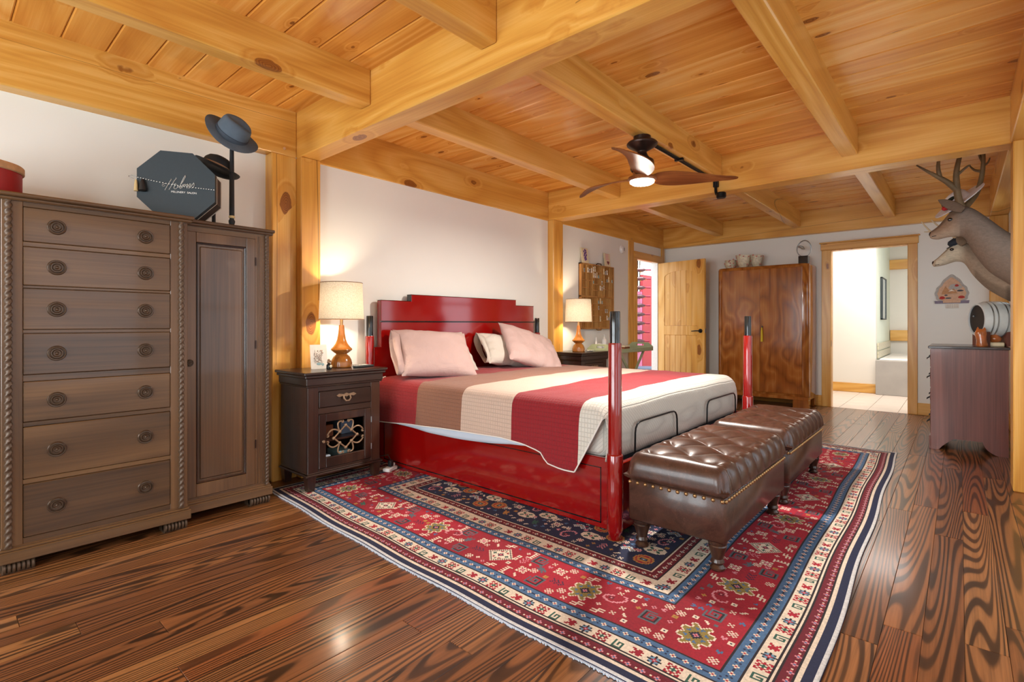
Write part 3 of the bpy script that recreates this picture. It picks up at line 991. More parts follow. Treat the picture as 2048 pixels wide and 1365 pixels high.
    for kind, fx, q in runs(0.372):
        n = ny if kind == 'v' else nx
        sgn = 1 if q in (0, 1) else -1
        P_ = 66
        cnt = (n - 40) // P_
        st0 = (n - cnt * P_) // 2 + P_ // 2
        for c in range(cnt + 1):
            s_ = st0 - P_ // 2 + c * P_
            if s_ < 84 or s_ > n - 84:
                continue
            edge = s_ < 80 or s_ > n - 80
            place(DIAM if c % 2 == 0 else QUAT, kind, fx, s_)
            m = s_ + P_ // 2
            if m > n - 92:
                continue
            place(SQ, kind, fx, m - 4, -10 * sgn, 0, c % 2 == 0)
            place(SQ, kind, fx, m + 8, 11 * sgn, 2, c % 2 == 1)
            place(BOXF, kind, fx, m - 10, 8)
            place(BOXF, kind, fx, m + 9, -6)
            place(LEAF, kind, fx, m, 2, c % 4)
            place(CHEV, kind, fx, m - 16, -3, 1)
            place(COMB, kind, fx, m + 16, 13, 0)
            place(COMB, kind, fx, m + 17, -13, 2)
            place(SM3, kind, fx, s_ + 3, 14, 1)
            place(SM3, kind, fx, s_ - 4, -14, 1)
            place(SM2, kind, fx, m - 16, 14)
            place(SM2, kind, fx, m - 18, -14)
            place(SM2, kind, fx, m + 3, -2)
            place(SM, kind, fx, m + 22, 4)
            place(CURL if c % 2 else RCHEV, kind, fx, s_ - 17, 4 * sgn, c % 4)
    # corner squares of the border
    c0, c1 = int(0.243 / cs), int(0.500 / cs)
    cm = (c0 + c1) // 2
    for ci in (cm, nx - 1 - cm):
        for cj in (cm, ny - 1 - cm):
            stamp(QUAT, ci, cj)
            for a_, b_ in ((-13, -13), (13, 13), (-13, 13), (13, -13)):
                stamp(SM2, ci + a_, cj + b_)
            for a_, b_, r_ in ((24, 0, 0), (-24, 0, 0), (0, 24, 1), (0, -24, 1)):
                if A[cj + b_, ci + a_] == idx['R']:
                    stamp(SQ, ci + a_, cj + b_, r_)
    # cream bands
    for mid in (0.148, 0.597):
        for kind, fx, q in runs(mid):
            n = ny if kind == 'v' else nx
            s_ = int(mid / cs) + 2
            k_ = 0
            while s_ < n - int(mid / cs):
                place((FLOW, RL, HOOK, BOXF if k_ % 8 < 4 else RL)[k_ % 4] if (k_ % 4) != 3 else [r_.replace('C', 'R').replace('P', 'G') for r_ in BOXF], kind, fx, s_, 0, k_ % 2)
                s_ += 9
                k_ += 1
    # guards
    for mid, a, b, step in ((0.210, 'C', 'R', 6), (0.530, 'C', 'R', 6), (0.078, 'P', 'B', 7), (0.666, 'C', 'B', 7)):
        d_ = [".%s." % a, "%s%s%s" % (a, b, a), ".%s." % a]
        for kind, fx, q in runs(mid):
            n = ny if kind == 'v' else nx
            s_ = int(mid / cs)
            k_ = 0
            while s_ < n - int(mid / cs):
                place(d_, kind, fx, s_)
                if mid in (0.210, 0.530):
                    place(["N", "N", "N"] if k_ % 2 else ["N.N"], kind, fx, s_ + 3)
                else:
                    place(["R", "C"], kind, fx, s_ + 3)
                s_ += step
                k_ += 1
    # field
    f0 = int(0.71 / cs) + 1
    big = [ROS, MEDAL, CURL, CREST, OLEAF, BOXF, RCHEV, ROS, GLEAF, MEDAL]
    cw = 17
    r_i = 0
    for j in range(f0 + 8, ny - f0 - 6, 15):
        q = (r_i * 3) % len(big)
        for i in range(f0 + 9 + (r_i % 2) * 8, nx - f0 - 6, cw):
            stamp(big[q % len(big)], i, j, (q * 7) % 4, q % 2 == 0)
            for _ in range(2):
                stamp([SM, SM2, ["PPP", "PRP", "PPP"], ["W.W", ".W.", "W.W"], SM3][rg.randrange(5)], i + 8 + rg.randrange(-2, 3), j + 7 + rg.randrange(-2, 3), rg.randrange(4))
            q += 1
        r_i += 1
    # fill the open ground of border and field with small filler motifs
    small = [SM2, SM3, ["CCC", "CNC", "CCC"], ["C.C", ".C.", "C.C"], ["PP.", ".PP", "PP."], ["B.B", "BBB", ".B."], ["CC..", ".CC.", "..CC"], ["SSS.", "S.S.", "SSSS"], CHEV, COMB, GLEAF, ["OOO", "OYO", "OOO"]]
    for ground, lo, hi, cnt in (('R', 0.255, 0.49, 9000), ('N', 0.715, 9, 9000)):
        g0 = idx[ground]
        for _ in range(cnt):
            i, j = rg.randrange(8, nx - 8), rg.randrange(8, ny - 8)
            if not (lo <= dd[j, i] <= hi):
                continue
            s_ = small[rg.randrange(len(small))]
            h_, w_ = len(s_) // 2 + 1, len(s_[0]) // 2 + 1
            m_ = max(h_, w_)
            if (A[j - m_:j + m_ + 1, i - m_:i + m_ + 1] == g0).all():
                stamp(s_, i, j, rg.randrange(4))
    tiny = [["C.C", ".C.", "C.C"], [".C.", "CPC", ".C."], ["SS", "SS"], [".P.", "PDP", ".P."], ["CC.", ".CC"], ["B.", "BB"], [".O.", "OYO", ".O."], ["C..", "CC.", ".CC"]]
    for ground, lo, hi, cnt in (('R', 0.250, 0.495, 16000), ('N', 0.712, 9, 14000)):
        g0 = idx[ground]
        for _ in range(cnt):
            i, j = rg.randrange(8, nx - 8), rg.randrange(8, ny - 8)
            if lo <= dd[j, i] <= hi and (A[j - 3:j + 4, i - 3:i + 4] == g0).all():
                stamp(tiny[rg.randrange(len(tiny))], i, j, rg.randrange(4))
    cols = np.array([lin(pal[k]) for k in keys])[A]            # ny,nx,4
    rs = np.random.RandomState(2)
    cols[..., :3] *= (0.88 + 0.24 * rs.rand(ny, nx, 1))
    abr = 1 + 0.18 * np.sin(J * 0.05 + np.sin(I * 0.02))[..., None] * (A == idx['R'])[..., None]
    cols[..., :3] *= abr
    # mesh
    vx = X0 + (X1 - X0) * np.arange(nx + 1) / nx
    vy = Y0 + (Y1 - Y0) * np.arange(ny + 1) / ny
    GX, GY = np.meshgrid(vx, vy)
    tx, ty = (GX - X0) / (X1 - X0), (GY - Y0) / (Y1 - Y0)
    wx = GX + (1 - tx) * (0.085 * np.clip((GY - 0.85) / 2.5, 0, 2) ** 2 + 0.004 * np.sin(GY * 9)) + tx * 0.05 * np.clip(ty, 0, 1)
    wy = GY + (1 - ty) * (-0.025 + 0.02 * (GX - 1.8) + 0.006 * np.sin(GX * 5.0))
    GZ = 0.009 + 0.0012 * np.sin(GX * 7 + GY * 3) * np.sin(GY * 8)
    V = np.stack([wx, wy, GZ], -1).reshape(-1, 3)
    nv0 = len(V)
    ii, jj = np.meshgrid(np.arange(nx), np.arange(ny))
    b0 = (jj * (nx + 1) + ii).reshape(-1)
    Fq = np.stack([b0, b0 + 1, b0 + nx + 2, b0 + nx + 1], -1)
    fc = cols.reshape(-1, 4)
    # skirt down to the floor
    ring = list(range(nx + 1)) + [j * (nx + 1) + nx for j in range(1, ny + 1)] + [ny * (nx + 1) + i for i in range(nx - 1, -1, -1)] + [j * (nx + 1) for j in range(ny - 1, 0, -1)]
    low = V[ring].copy()
    low[:, 2] = 0.0005
    V = np.concatenate([V, low])
    m = len(ring)
    sk = np.array([[ring[(k + 1) % m], ring[k], nv0 + k, nv0 + (k + 1) % m] for k in range(m)])
    Fq = np.concatenate([Fq, sk])
    fc = np.concatenate([fc, np.tile(np.array(lin('20264a')), (m, 1))])
    me = bpy.data.meshes.new('rug')
    me.vertices.add(len(V))
    me.vertices.foreach_set('co', V.astype(np.float32).reshape(-1))
    me.loops.add(len(Fq) * 4)
    me.loops.foreach_set('vertex_index', Fq.astype(np.int32).reshape(-1))
    me.polygons.add(len(Fq))
    me.polygons.foreach_set('loop_start', np.arange(0, len(Fq) * 4, 4, dtype=np.int32))
    me.update(calc_edges=True)
    at = me.attributes.new('Col', 'FLOAT_COLOR', 'FACE')
    at.data.foreach_set('color', fc.astype(np.float32).reshape(-1))
    me.polygons.foreach_set('use_smooth', [True] * len(Fq))
    me.materials.append(M['rug_pile'])
    r_ = thing('rug', 'large red and navy patterned oriental rug under the bed', 'rug', (3.4, 1.9, 0))
    o_ = bpy.data.objects.new('pile', me)
    COL.objects.link(o_)
    o_.parent = r_
    o_.location = (-3.4, -1.9, 0)
    # pale selvage fringe along the near side
    fr = MB()
    rr = random.Random(11)
    n = 520
    for k in range(n):
        y_ = Y0 + (Y1 - Y0) * (k + 0.5) / n
        t_ = (y_ - Y0) / (Y1 - Y0)
        xe = X0 + 0.085 * max(0, (y_ - 0.85) / 2.5) ** 2 + 0.004 * math.sin(y_ * 9)
        L_ = 0.005 + rr.random() * 0.007
        fr.box(xe - L_, xe + 0.004, y_ - 0.0026, y_ + 0.0022, 0.001, 0.0055)
    q_ = obj('fringe', fr, 'lining_white', r_, fix=False)
    q_['kind'] = 'stuff'


build_rug()
RZ = 0.0102

# ================================================================== WARDROBE
wd = thing('wardrobe', 'tall dark mahogany wardrobe with seven drawers between panelled doors', 'wardrobe', (0.567, 3.4, 0))
CX0, CX1, FY, SY = 0.21, 0.922, 3.13, 3.20
MX = CX0 + CX1
body = MB().box(CX0, CX1, FY + 0.02, 3.66, 0.118, 1.645)
body.box(CX1, 1.385, SY + 0.014, 3.66, 0.118, 1.645).box(MX - 1.385, CX0, SY + 0.014, 3.66, 0.118, 1.645)
obj('carcass', body, 'mahogany_z', wd)
frm = MB().box(CX0, 0.279, FY, FY + 0.03, 0.118, 1.645, 0.002).box(0.843, CX1, FY, FY + 0.03, 0.118, 1.645, 0.002)
obj('stile', MB().box(CX0, 0.279, FY, FY + 0.03, 0.118, 1.645, 0.002), 'mahogany_z', wd)
obj('stile', MB().box(0.843, CX1, FY, FY + 0.03, 0.118, 1.645, 0.002), 'mahogany_z', wd)
DZ = [(0.147, 0.385), (0.406, 0.640), (0.660, 0.842), (0.871, 1.058), (1.073, 1.260), (1.271, 1.446), (1.466, 1.622)]
edges = [0.118] + [v_ for d_ in DZ for v_ in d_] + [1.645]
for i in range(0, len(edges), 2):
    obj('rail', MB().box(0.279, 0.843, FY + 0.001, FY + 0.03, edges[i], edges[i + 1], 0.0015), 'mahogany_x', wd)
knob = None
KP = [(0.0, -0.0125), (0.003, -0.012), (0.005, -0.0095), (0.007, -0.008), (0.009, -0.0085), (0.0105, -0.0115), (0.0125, -0.0115), (0.014, -0.0080), (0.0155, -0.0065), (0.0175, -0.0072), (0.019, -0.0105), (0.0215, -0.0105), (0.0235, -0.0060), (0.025, -0.0030), (0.0275, -0.0025), (0.029, -0.0065), (0.0315, -0.0068), (0.034, -0.0030), (0.035, 0.0), (0.0, 0.0)]
for zi, (z0, z1) in enumerate(DZ):
    dw = obj('drawer', MB().box(0.2805, 0.8415, FY - 0.002, FY + 0.025, z0 + 0.0015, z1 - 0.0015, 0.003), 'mahogany_x', wd)
    for kx in (0.392, 0.733):
        if knob is None:
            kb = obj('knob', MB().lathe(KP, (0, 0, 0), 28, 'y'), 'copper_knob', None, True, 30)
            knob = kb
        else:
            kb = inst('knob', knob)
        kb.parent = dw
        kb.location = (kx, FY - 0.002, (z0 + z1) / 2)


def rope(mb, x, y, z0, z1, r=0.0115, pitch=0.030, n=None):
    n = n or int((z1 - z0) / 0.0035)
    rings = []
    for i in range(n + 1):
        z = z0 + (z1 - z0) * i / n
        ring = []
        for k in range(10):
            a = 2 * PI * k / 10
            rr = r * (1 + 0.24 * math.cos(2 * (a - 2 * PI * z / pitch / 2)))
            ring.append((x + rr * math.cos(a), y + rr * math.sin(a), z))
        rings.append(ring)
    mb.loft(rings)
    return mb


for x_ in (0.232, 0.892):
    obj('rope_column', rope(MB(), x_, FY - 0.006, 0.119, 1.644), 'rope_bronze', wd, True, 60)
mir = lambda x_: MX - x_


def sx(mb, x0, x1, *a, m=False):
    if m:
        x0, x1 = MX - x1, MX - x0
    return mb.box(x0, x1, *a)


for m in (False, True):
    S = lambda x0, x1, *a: sx(MB(), x0, x1, *a, m=m)
    sgn = -1 if m else 1
    dr_ = thing('door', None, None, (0, 0, 0))
    dr_.parent = wd
    dr_.location = (-0.567, -3.4, 0)
    fm = MB()
    sx(fm, 0.935, 0.985, SY - 0.002, SY + 0.02, 0.133, 1.612, 0.002, m=m)
    sx(fm, 1.252, 1.302, SY - 0.002, SY + 0.02, 0.133, 1.612, 0.002, m=m)
    sx(fm, 0.985, 1.252, SY - 0.002, SY + 0.02, 0.133, 0.205, 0.002, m=m)
    sx(fm, 0.985, 1.252, SY - 0.002, SY + 0.02, 1.556, 1.612, 0.002, m=m)
    obj('door_frame', fm, 'mahogany_z', dr_, world=False)
    pn = MB()
    sx(pn, 0.98, 1.257, SY + 0.010, SY + 0.018, 0.20, 1.56, m=m)
    sx(pn, 1.005, 1.232, SY + 0.004, SY + 0.014, 0.226, 1.534, 0.006, m=m)
    obj('panel', pn, 'mahogany_z', dr_, world=False)
    ml = MB()
    for a_ in ((0.985, 1.252, 0.205, 0.215), (0.985, 1.252, 1.546, 1.556), (0.985, 0.995, 0.205, 1.556), (1.242, 1.252, 0.205, 1.556)):
        sx(ml, a_[0], a_[1], SY + 0.0, SY + 0.012, a_[2], a_[3], 0.004, m=m)
    obj('moulding', ml, 'ebony_z', dr_, world=False)
    kx = 0.953 if not m else MX - 0.953
    kb = inst('knob', knob, dr_, (kx, SY - 0.002, 0.883), (0, 0, 0), (0.58, 1.1, 0.58))
    hg = MB()
    for z_ in (0.35, 0.95, 1.45):
        sx(hg, 1.300, 1.306, SY - 0.006, SY + 0.004, z_, z_ + 0.05, m=m)
    obj('hinge', hg, 'bronze_metal', dr_, world=False)
    fu = MB()
    sx(fu, 1.304, 1.385, SY + 0.002, SY + 0.02, 0.118, 1.645, m=m)
    obj('pilaster', fu, 'mahogany_z', wd)
    for k in range(4):
        x_ = 1.316 + k * 0.0105
        x_ = mir(x_) if m else x_
        obj('flute', MB().tube([(x_, SY + 0.003, 0.135), (x_, SY + 0.003, 1.63)], 0.0042, 8), 'mahogany_z', wd, True)
    x_ = mir(1.369) if m else 1.369
    obj('rope_column', rope(MB(), x_, SY - 0.004, 0.119, 1.644, 0.010, 0.022), 'rope_bronze', wd, True, 60)
    obj('rail', sx(MB(), 0.925, 1.385, SY, SY + 0.02, 0.118, 0.132, m=m), 'mahogany_x', wd)
    obj('rail', sx(MB(), 0.925, 1.304, SY, SY + 0.02, 1.613, 1.645, m=m), 'mahogany_x', wd)
    # base and top of the side sections
    pl = MB()
    sx(pl, 0.92, 1.402, SY - 0.014, 3.66, 0.052, 0.100, 0.003, m=m)
    sx(pl, 0.92, 1.396, SY - 0.008, 3.66, 0.098, 0.112, 0.004, m=m)
    sx(pl, 0.92, 1.390, SY - 0.003, 3.66, 0.110, 0.121, 0.003, m=m)
    obj('plinth', pl, 'mahogany_x', wd)
    tp = MB()
    sx(tp, 0.92, 1.412, SY - 0.028, 3.67, 1.657, 1.676, 0.005, m=m)
    sx(tp, 0.92, 1.404, SY - 0.020, 3.67, 1.642, 1.659, 0.005, m=m)
    obj('top', tp, 'mahogany_x', wd)
pl = MB().box(0.196, 0.936, FY - 0.016, 3.5, 0.052, 0.102, 0.003).box(0.201, 0.931, FY - 0.012, 3.5, 0.100, 0.114, 0.005).box(0.206, 0.926, FY - 0.005, 3.5, 0.112, 0.122, 0.003)
obj('plinth', pl, 'mahogany_x', wd)
obj('top', MB().box(0.184, 0.948, FY - 0.034, 3.5, 1.657, 1.676, 0.005).box(0.192, 0.940, FY - 0.024, 3.5, 1.642, 1.659, 0.005), 'mahogany_x', wd)
for x0, x1, y0 in ((0.212, 0.320, FY), (0.815, 0.923, FY), (1.275, 1.392, SY), (mir(1.392), mir(1.275), SY)):
    ft = MB().box(x0, x1, y0 + 0.012, y0 + 0.09, 0, 0.052)
    nn = 7
    for k in range(nn):
        xa = x0 + (x1 - x0) * k / nn
        xb = x0 + (x1 - x0) * (k + 1) / nn
        ft.lathe([(0.016, 0), (0.026, 0.004), (0.026, (xb - xa) - 0.004), (0.016, xb - xa)], (xa, y0 + 0.018, 0.026), 14, 'x')
    obj('carved_foot', ft, 'rope_bronze', wd, True)
for x0, y0 in ((0.22, 3.58), (0.84, 3.58), (1.3, 3.58), (-0.24, 3.58)):
    obj('foot', MB().box(x0, x0 + 0.07, y0, y0 + 0.07, 0, 0.054), 'mahogany_z', wd)

# ================================================================== NIGHTSTANDS


def nightstand(loc, label):
    r_ = thing('nightstand', label, 'nightstand', loc, 0, 'carved dark nightstands')
    # local origin: floor, centre of body; x right, y to the wall
    hw, y0, y1 = 0.272, -0.19, 0.19
    E_ = lambda n_, mb, mt='ebony_z', sm=False: obj(n_, mb, mt, r_, sm, world=False)
    E_('side_panel', MB().box(-hw, -hw + 0.02, y0 + 0.02, y1, 0.11, 0.69, 0.002))
    E_('side_panel', MB().box(hw - 0.02, hw, y0 + 0.02, y1, 0.11, 0.69, 0.002))
    E_('back_panel', MB().box(-hw, hw, y1 - 0.012, y1, 0.11, 0.69))
    for z_ in (0.11, 0.30, 0.50):
        E_('shelf', MB().box(-hw + 0.02, hw - 0.02, y0 + 0.03, y1 - 0.012, z_, z_ + 0.013), 'ebony_x')
    E_('stile', MB().box(-hw, -hw + 0.075, y0, y0 + 0.024, 0.11, 0.69, 0.003))
    E_('stile', MB().box(hw - 0.075, hw, y0, y0 + 0.024, 0.11, 0.69, 0.003))
    for z_, z2_ in ((0.645, 0.69), (0.495, 0.535), (0.11, 0.135)):
        E_('rail', MB().box(-hw + 0.075, hw - 0.075, y0 + 0.001, y0 + 0.024, z_, z2_, 0.002), 'ebony_x')
    E_('top', MB().box(-0.312, 0.312, y0 - 0.04, y1 + 0.01, 0.756, 0.775, 0.005).box(-0.302, 0.302, y0 - 0.030, y1, 0.736, 0.757, 0.005).box(-0.288, 0.288, y0 - 0.016, y1, 0.688, 0.737, 0.004).box(-0.284, 0.284, y0 - 0.014, y1, 0.676, 0.689, 0.005), 'ebony_x')
    E_('base_moulding', MB().box(-0.288, 0.288, y0 - 0.016, y1, 0.098, 0.112, 0.004).box(-0.276, 0.276, y0 - 0.006, y1, 0.111, 0.120, 0.003), 'ebony_x')
    for sxx in (-1, 1):
        for sy_ in (0, 1):
            x_, yy_ = sxx * 0.245, (y0 + 0.026 if sy_ == 0 else y1 - 0.028)
            rings = [[(x_ - w_, yy_ - w_, z_), (x_ + w_, yy_ - w_, z_), (x_ + w_, yy_ + w_, z_), (x_ - w_, yy_ + w_, z_)] for w_, z_ in ((0.022, 0), (0.030, 0.10))]
            E_('leg', MB().loft(rings))
    dw = E_('drawer', MB().box(-0.195, 0.195, y0 - 0.004, y0 + 0.03, 0.537, 0.643, 0.004), 'ebony_x')
    pm_ = MB()
    pts = [(-0.075, 0.607), (-0.055, 0.618), (-0.02, 0.612), (0, 0.62), (0.02, 0.612), (0.055, 0.618), (0.075, 0.607), (0.055, 0.596), (0.02, 0.602), (0, 0.594), (-0.02, 0.602), (-0.055, 0.596)]
    pm_.prism(pts, 'y', y0 - 0.010, y0 - 0.004)
    pm_.tube([(-0.024, y0 - 0.012, 0.602), (-0.026, y0 - 0.02, 0.585), (-0.012, y0 - 0.022, 0.568), (0.012, y0 - 0.022, 0.568), (0.026, y0 - 0.02, 0.585), (0.024, y0 - 0.012, 0.602)], 0.0055, 8)
    obj('bail_pull', pm_, 'iron_scroll', dw, True, world=False)
    dr_ = obj('door', MB().box(-0.196, -0.146, y0 - 0.003, y0 + 0.02, 0.137, 0.493, 0.003).box(0.146, 0.196, y0 - 0.003, y0 + 0.02, 0.137, 0.493, 0.003).box(-0.146, 0.146, y0 - 0.003, y0 + 0.02, 0.137, 0.203, 0.003).box(-0.146, 0.146, y0 - 0.003, y0 + 0.02, 0.44, 0.493, 0.003), 'ebony_z', r_, world=False)
    g = MB()
    yy_, cz = y0 + 0.004, 0.3215
    a_, b_ = 0.088, 0.076
    dm = [(0, b_), (a_, 0), (0, -b_), (-a_, 0)]
    for k in range(4):
        p, q = dm[k], dm[(k + 1) % 4]
        g.tube([(p[0], yy_, cz + p[1]), (q[0], yy_, cz + q[1])], 0.0055, 8)
        g.sphere((p[0], yy_, cz + p[1]), 0.0115, 8, 6)
        g.sphere((p[0] * 0.5 + q[0] * 0.5, yy_, cz + (p[1] + q[1]) / 2), 0.012, 8, 6)
    for sx_ in (-1, 1):
        for sz_ in (-1, 1):
            c0 = (sx_ * a_ / 2, sz_ * b_ / 2)
            for t_ in (0, 1):
                # volute from the diamond side out to the door edge
                tx, tz = ((sx_ * 0.135, sz_ * 0.028) if t_ == 0 else (sx_ * 0.03, sz_ * 0.108))
                pts = []
                mx_, mz_ = (sx_ * 0.10, sz_ * 0.085) if t_ == 0 else (sx_ * 0.078, sz_ * 0.112)
                for k in range(9):
                    u = k / 8
                    pts.append((c0[0] * (1 - u) ** 2 + 2 * u * (1 - u) * mx_ + u * u * tx, yy_, cz + c0[1] * (1 - u) ** 2 + 2 * u * (1 - u) * mz_ + u * u * tz))
                # curl at the end
                ex, ez = pts[-1][0], pts[-1][2]
                dirx = -sx_ if t_ == 0 else sx_ * 0.3
                for k in range(1, 7):
                    an = k / 6 * PI * 1.2
                    rr = 0.013 * (1 - k / 10)
                    if t_ == 0:
                        pts.append((ex - sx_ * rr * math.sin(an), yy_, ez - sz_ * rr * (1 - math.cos(an)) * 0.9))
                    else:
                        pts.append((ex - sx_ * rr * (1 - math.cos(an)) * 0.9, yy_, ez - sz_ * rr * math.sin(an)))
                g.tube(pts, 0.0055, 7)
    obj('scrollwork', g, 'iron_scroll', dr_, True, 50, world=False)
    obj('knob', MB().lathe([(0.0, -0.02), (0.008, -0.018), (0.010, -0.012), (0.005, -0.006), (0.006, 0)], (-0.17, y0 - 0.003, 0.315), 14, 'y'), 'iron_scroll', dr_, True, world=False)
    obj('hinge', MB().tube([(0.198, y0 - 0.003, 0.2), (0.198, y0 - 0.003, 0.24)], 0.004, 6).tube([(0.198, y0 - 0.003, 0.39), (0.198, y0 - 0.003, 0.43)], 0.004, 6), 'steel', dr_, world=False)
    return r_


NS1 = (1.882, 3.345, RZ)
NS2 = (5.10, 3.385, 0)
ns = nightstand(NS1, 'carved dark nightstand between the wardrobe and the bed')
ns2 = copy_tree(ns, NS2, 0, 'carved dark nightstand on the far side of the bed under the far lamp')
# things inside the near nightstand
for k, (x_, z_, m_, nm) in enumerate(((-0.10, 0.127, 'lining_white', 'folded white paper packet inside the near nightstand'), (0.06, 0.127, 'card_teal', 'pale teal packet inside the near nightstand'), (-0.08, 0.314, 'tray_red', 'brown box on the inner shelf of the near nightstand'), (0.08, 0.314, 'stool_blue', 'blue box on the inner shelf of the near nightstand'))):
    tag(obj('packet', MB().box(NS1[0] + x_ - 0.05, NS1[0] + x_ + 0.05, NS1[1] - 0.08, NS1[1] + 0.08, RZ + z_, RZ + z_ + 0.06 + 0.01 * k, 0.004), m_), nm, 'packet')

# ================================================================== LAMPS


def lamp(loc, label):
    r_ = thing('table_lamp', label, 'lamp', loc, 0, 'wooden bedside lamps')
    pr = [(0.0, 0.0), (0.068, 0.0), (0.073, 0.006), (0.074, 0.03), (0.068, 0.055), (0.056, 0.078), (0.044, 0.090), (0.038, 0.094), (0.040, 0.099), (0.052, 0.106), (0.070, 0.121), (0.075, 0.128), (0.073, 0.134), (0.058, 0.150), (0.042, 0.172), (0.031, 0.200), (0.024, 0.240), (0.019, 0.29), (0.017, 0.305), (0.0, 0.306)]
    obj('base', MB().lathe(pr, (0, 0, 0), 32), 'lamp_wood', r_, True, 35, world=False)
    obj('neck', MB().lathe([(0.011, 0.30), (0.011, 0.36), (0.016, 0.362), (0.016, 0.41), (0.0, 0.412)], (0, 0, 0), 14), 'brass', r_, True, world=False)
    sh = obj('lamp_shade', MB().lathe([(0.156, 0.345), (0.1505, 0.478), (0.145, 0.612)], (0, 0, 0), 48, 'z', False), 'lamp_linen', r_, True, world=False)
    for rr, zz in ((0.1565, 0.347), (0.1455, 0.610)):
        rim = MB().tube([(rr * math.cos(2 * PI * k / 48), rr * math.sin(2 * PI * k / 48), zz) for k in range(49)], 0.0028, 6)
        obj('rim', rim, 'ribbon_brown', sh, True, world=False)
    obj('spider', MB().tube([(-0.146, 0, 0.595), (0.146, 0, 0.595)], 0.002, 6).tube([(0, -0.146, 0.595), (0, 0.146, 0.595)], 0.002, 6), 'brass', sh, world=False)
    obj('bulb', MB().sphere((0, 0, 0.455), 0.03, 14, 10), 'bulb_glow', r_, True, world=False)
    d = bpy.data.lights.new('bulb_light', 'POINT')
    d.energy, d.color, d.shadow_soft_size = 52, (1.0, 0.84, 0.62), 0.032
    o_ = bpy.data.objects.new('bulb_light', d)
    COL.objects.link(o_)
    o_.parent = r_
    o_.location = (0, 0, 0.455)
    return r_


lp = lamp((1.975, 3.37, RZ + 0.7752), 'lit wooden lamp with linen shade on the near nightstand')
copy_tree(lp, (4.99, 3.34, 0.7752), 0, 'lit wooden lamp with linen shade on the far nightstand')

# small things on the near nightstand
ZT = RZ + 0.7752
cd = thing('greeting_card', 'white greeting card with pale flowers leaning beside the near lamp', 'card', (1.80, 3.34, ZT))
mt_ = Matrix.Translation((1.80, 3.36, ZT)) @ Euler((math.radians(-9), 0, math.radians(-8))).to_matrix().to_4x4()
obj('card', MB().box(-0.058, 0.058, -0.001, 0.001, 0.0, 0.17).xf(mt_), 'paper', cd)
fl_ = MB()
rr = random.Random(4)
for k in range(9):
    fl_.tube([(rr.uniform(-0.04, 0.03), -0.002, rr.uniform(0.03, 0.14)) for _ in range(4)], 0.0013, 5)
for k in range(7):
    fl_.sphere((rr.uniform(-0.03, 0.03), -0.002, rr.uniform(0.05, 0.13)), 0.006, 8, 4, (1, 0.2, 1))
obj('printed_flowers', fl_.xf(mt_), 'paper_mark', cd)
obj('printed_leaves', MB().sphere((0.0, -0.002, 0.035), 0.016, 8, 4, (1.2, 0.1, 0.6)).sphere((0.025, -0.002, 0.03), 0.01, 8, 4, (1, 0.1, 1)).xf(mt_), 'card_teal', cd)
fg = thing('perfume_bottle', 'tiny dark bottle with cream label in front of the greeting card', 'bottle', (1.815, 3.27, ZT))
obj('bottle', MB().lathe([(0.0, 0), (0.016, 0), (0.018, 0.005), (0.018, 0.03), (0.011, 0.038), (0.009, 0.045), (0.0, 0.045)], (1.822, 3.27, ZT), 14), 'glass_dark', fg, True)
obj('flower_stopper', MB().sphere((1.816, 3.27, ZT + 0.05), 0.009, 8, 6).sphere((1.83, 3.268, ZT + 0.055), 0.009, 8, 6).sphere((1.823, 3.275, ZT + 0.062), 0.010, 8, 6), 'ribbon_brown', fg, True)
obj('label', MB().sphere((1.826, 3.254, ZT + 0.022), 0.011, 10, 6, (1, 0.3, 1)), 'cream_base', fg, True)
rc = thing('remote_control', 'grey remote control lying flat right of the near lamp', 'remote control', (2.1, 3.31, ZT))
mt_ = Matrix.Translation((2.085, 3.26, ZT + 0.0005)) @ Euler((0, 0, math.radians(8))).to_matrix().to_4x4()
obj('body', MB().box(-0.085, 0.085, -0.022, 0.022, 0.0, 0.014, 0.006).xf(mt_), 'frame_dark', rc, True)
bt_ = MB()
for k in range(6):
    for j in (-1, 0, 1):
        bt_.box(-0.06 + k * 0.022, -0.05 + k * 0.022, j * 0.012 - 0.004, j * 0.012 + 0.004, 0.0135, 0.0155, 0.001)
obj('buttons', bt_.xf(mt_), 'steel', rc)
rc = thing('remote_control', 'slim white remote control behind the grey one on the near nightstand', 'remote control', (2.12, 3.37, ZT))
mt_ = Matrix.Translation((2.115, 3.335, ZT + 0.0005)) @ Euler((0, 0, math.radians(14))).to_matrix().to_4x4()
obj('body', MB().box(-0.062, 0.062, -0.018, 0.018, 0.0, 0.011, 0.005).xf(mt_), 'white_plastic', rc, True)
obj('buttons', MB().box(-0.045, -0.03, -0.006, 0.006, 0.0105, 0.0125, 0.001).box(-0.01, 0.005, -0.006, 0.006, 0.0105, 0.0125, 0.001).xf(mt_), 'steel', rc)
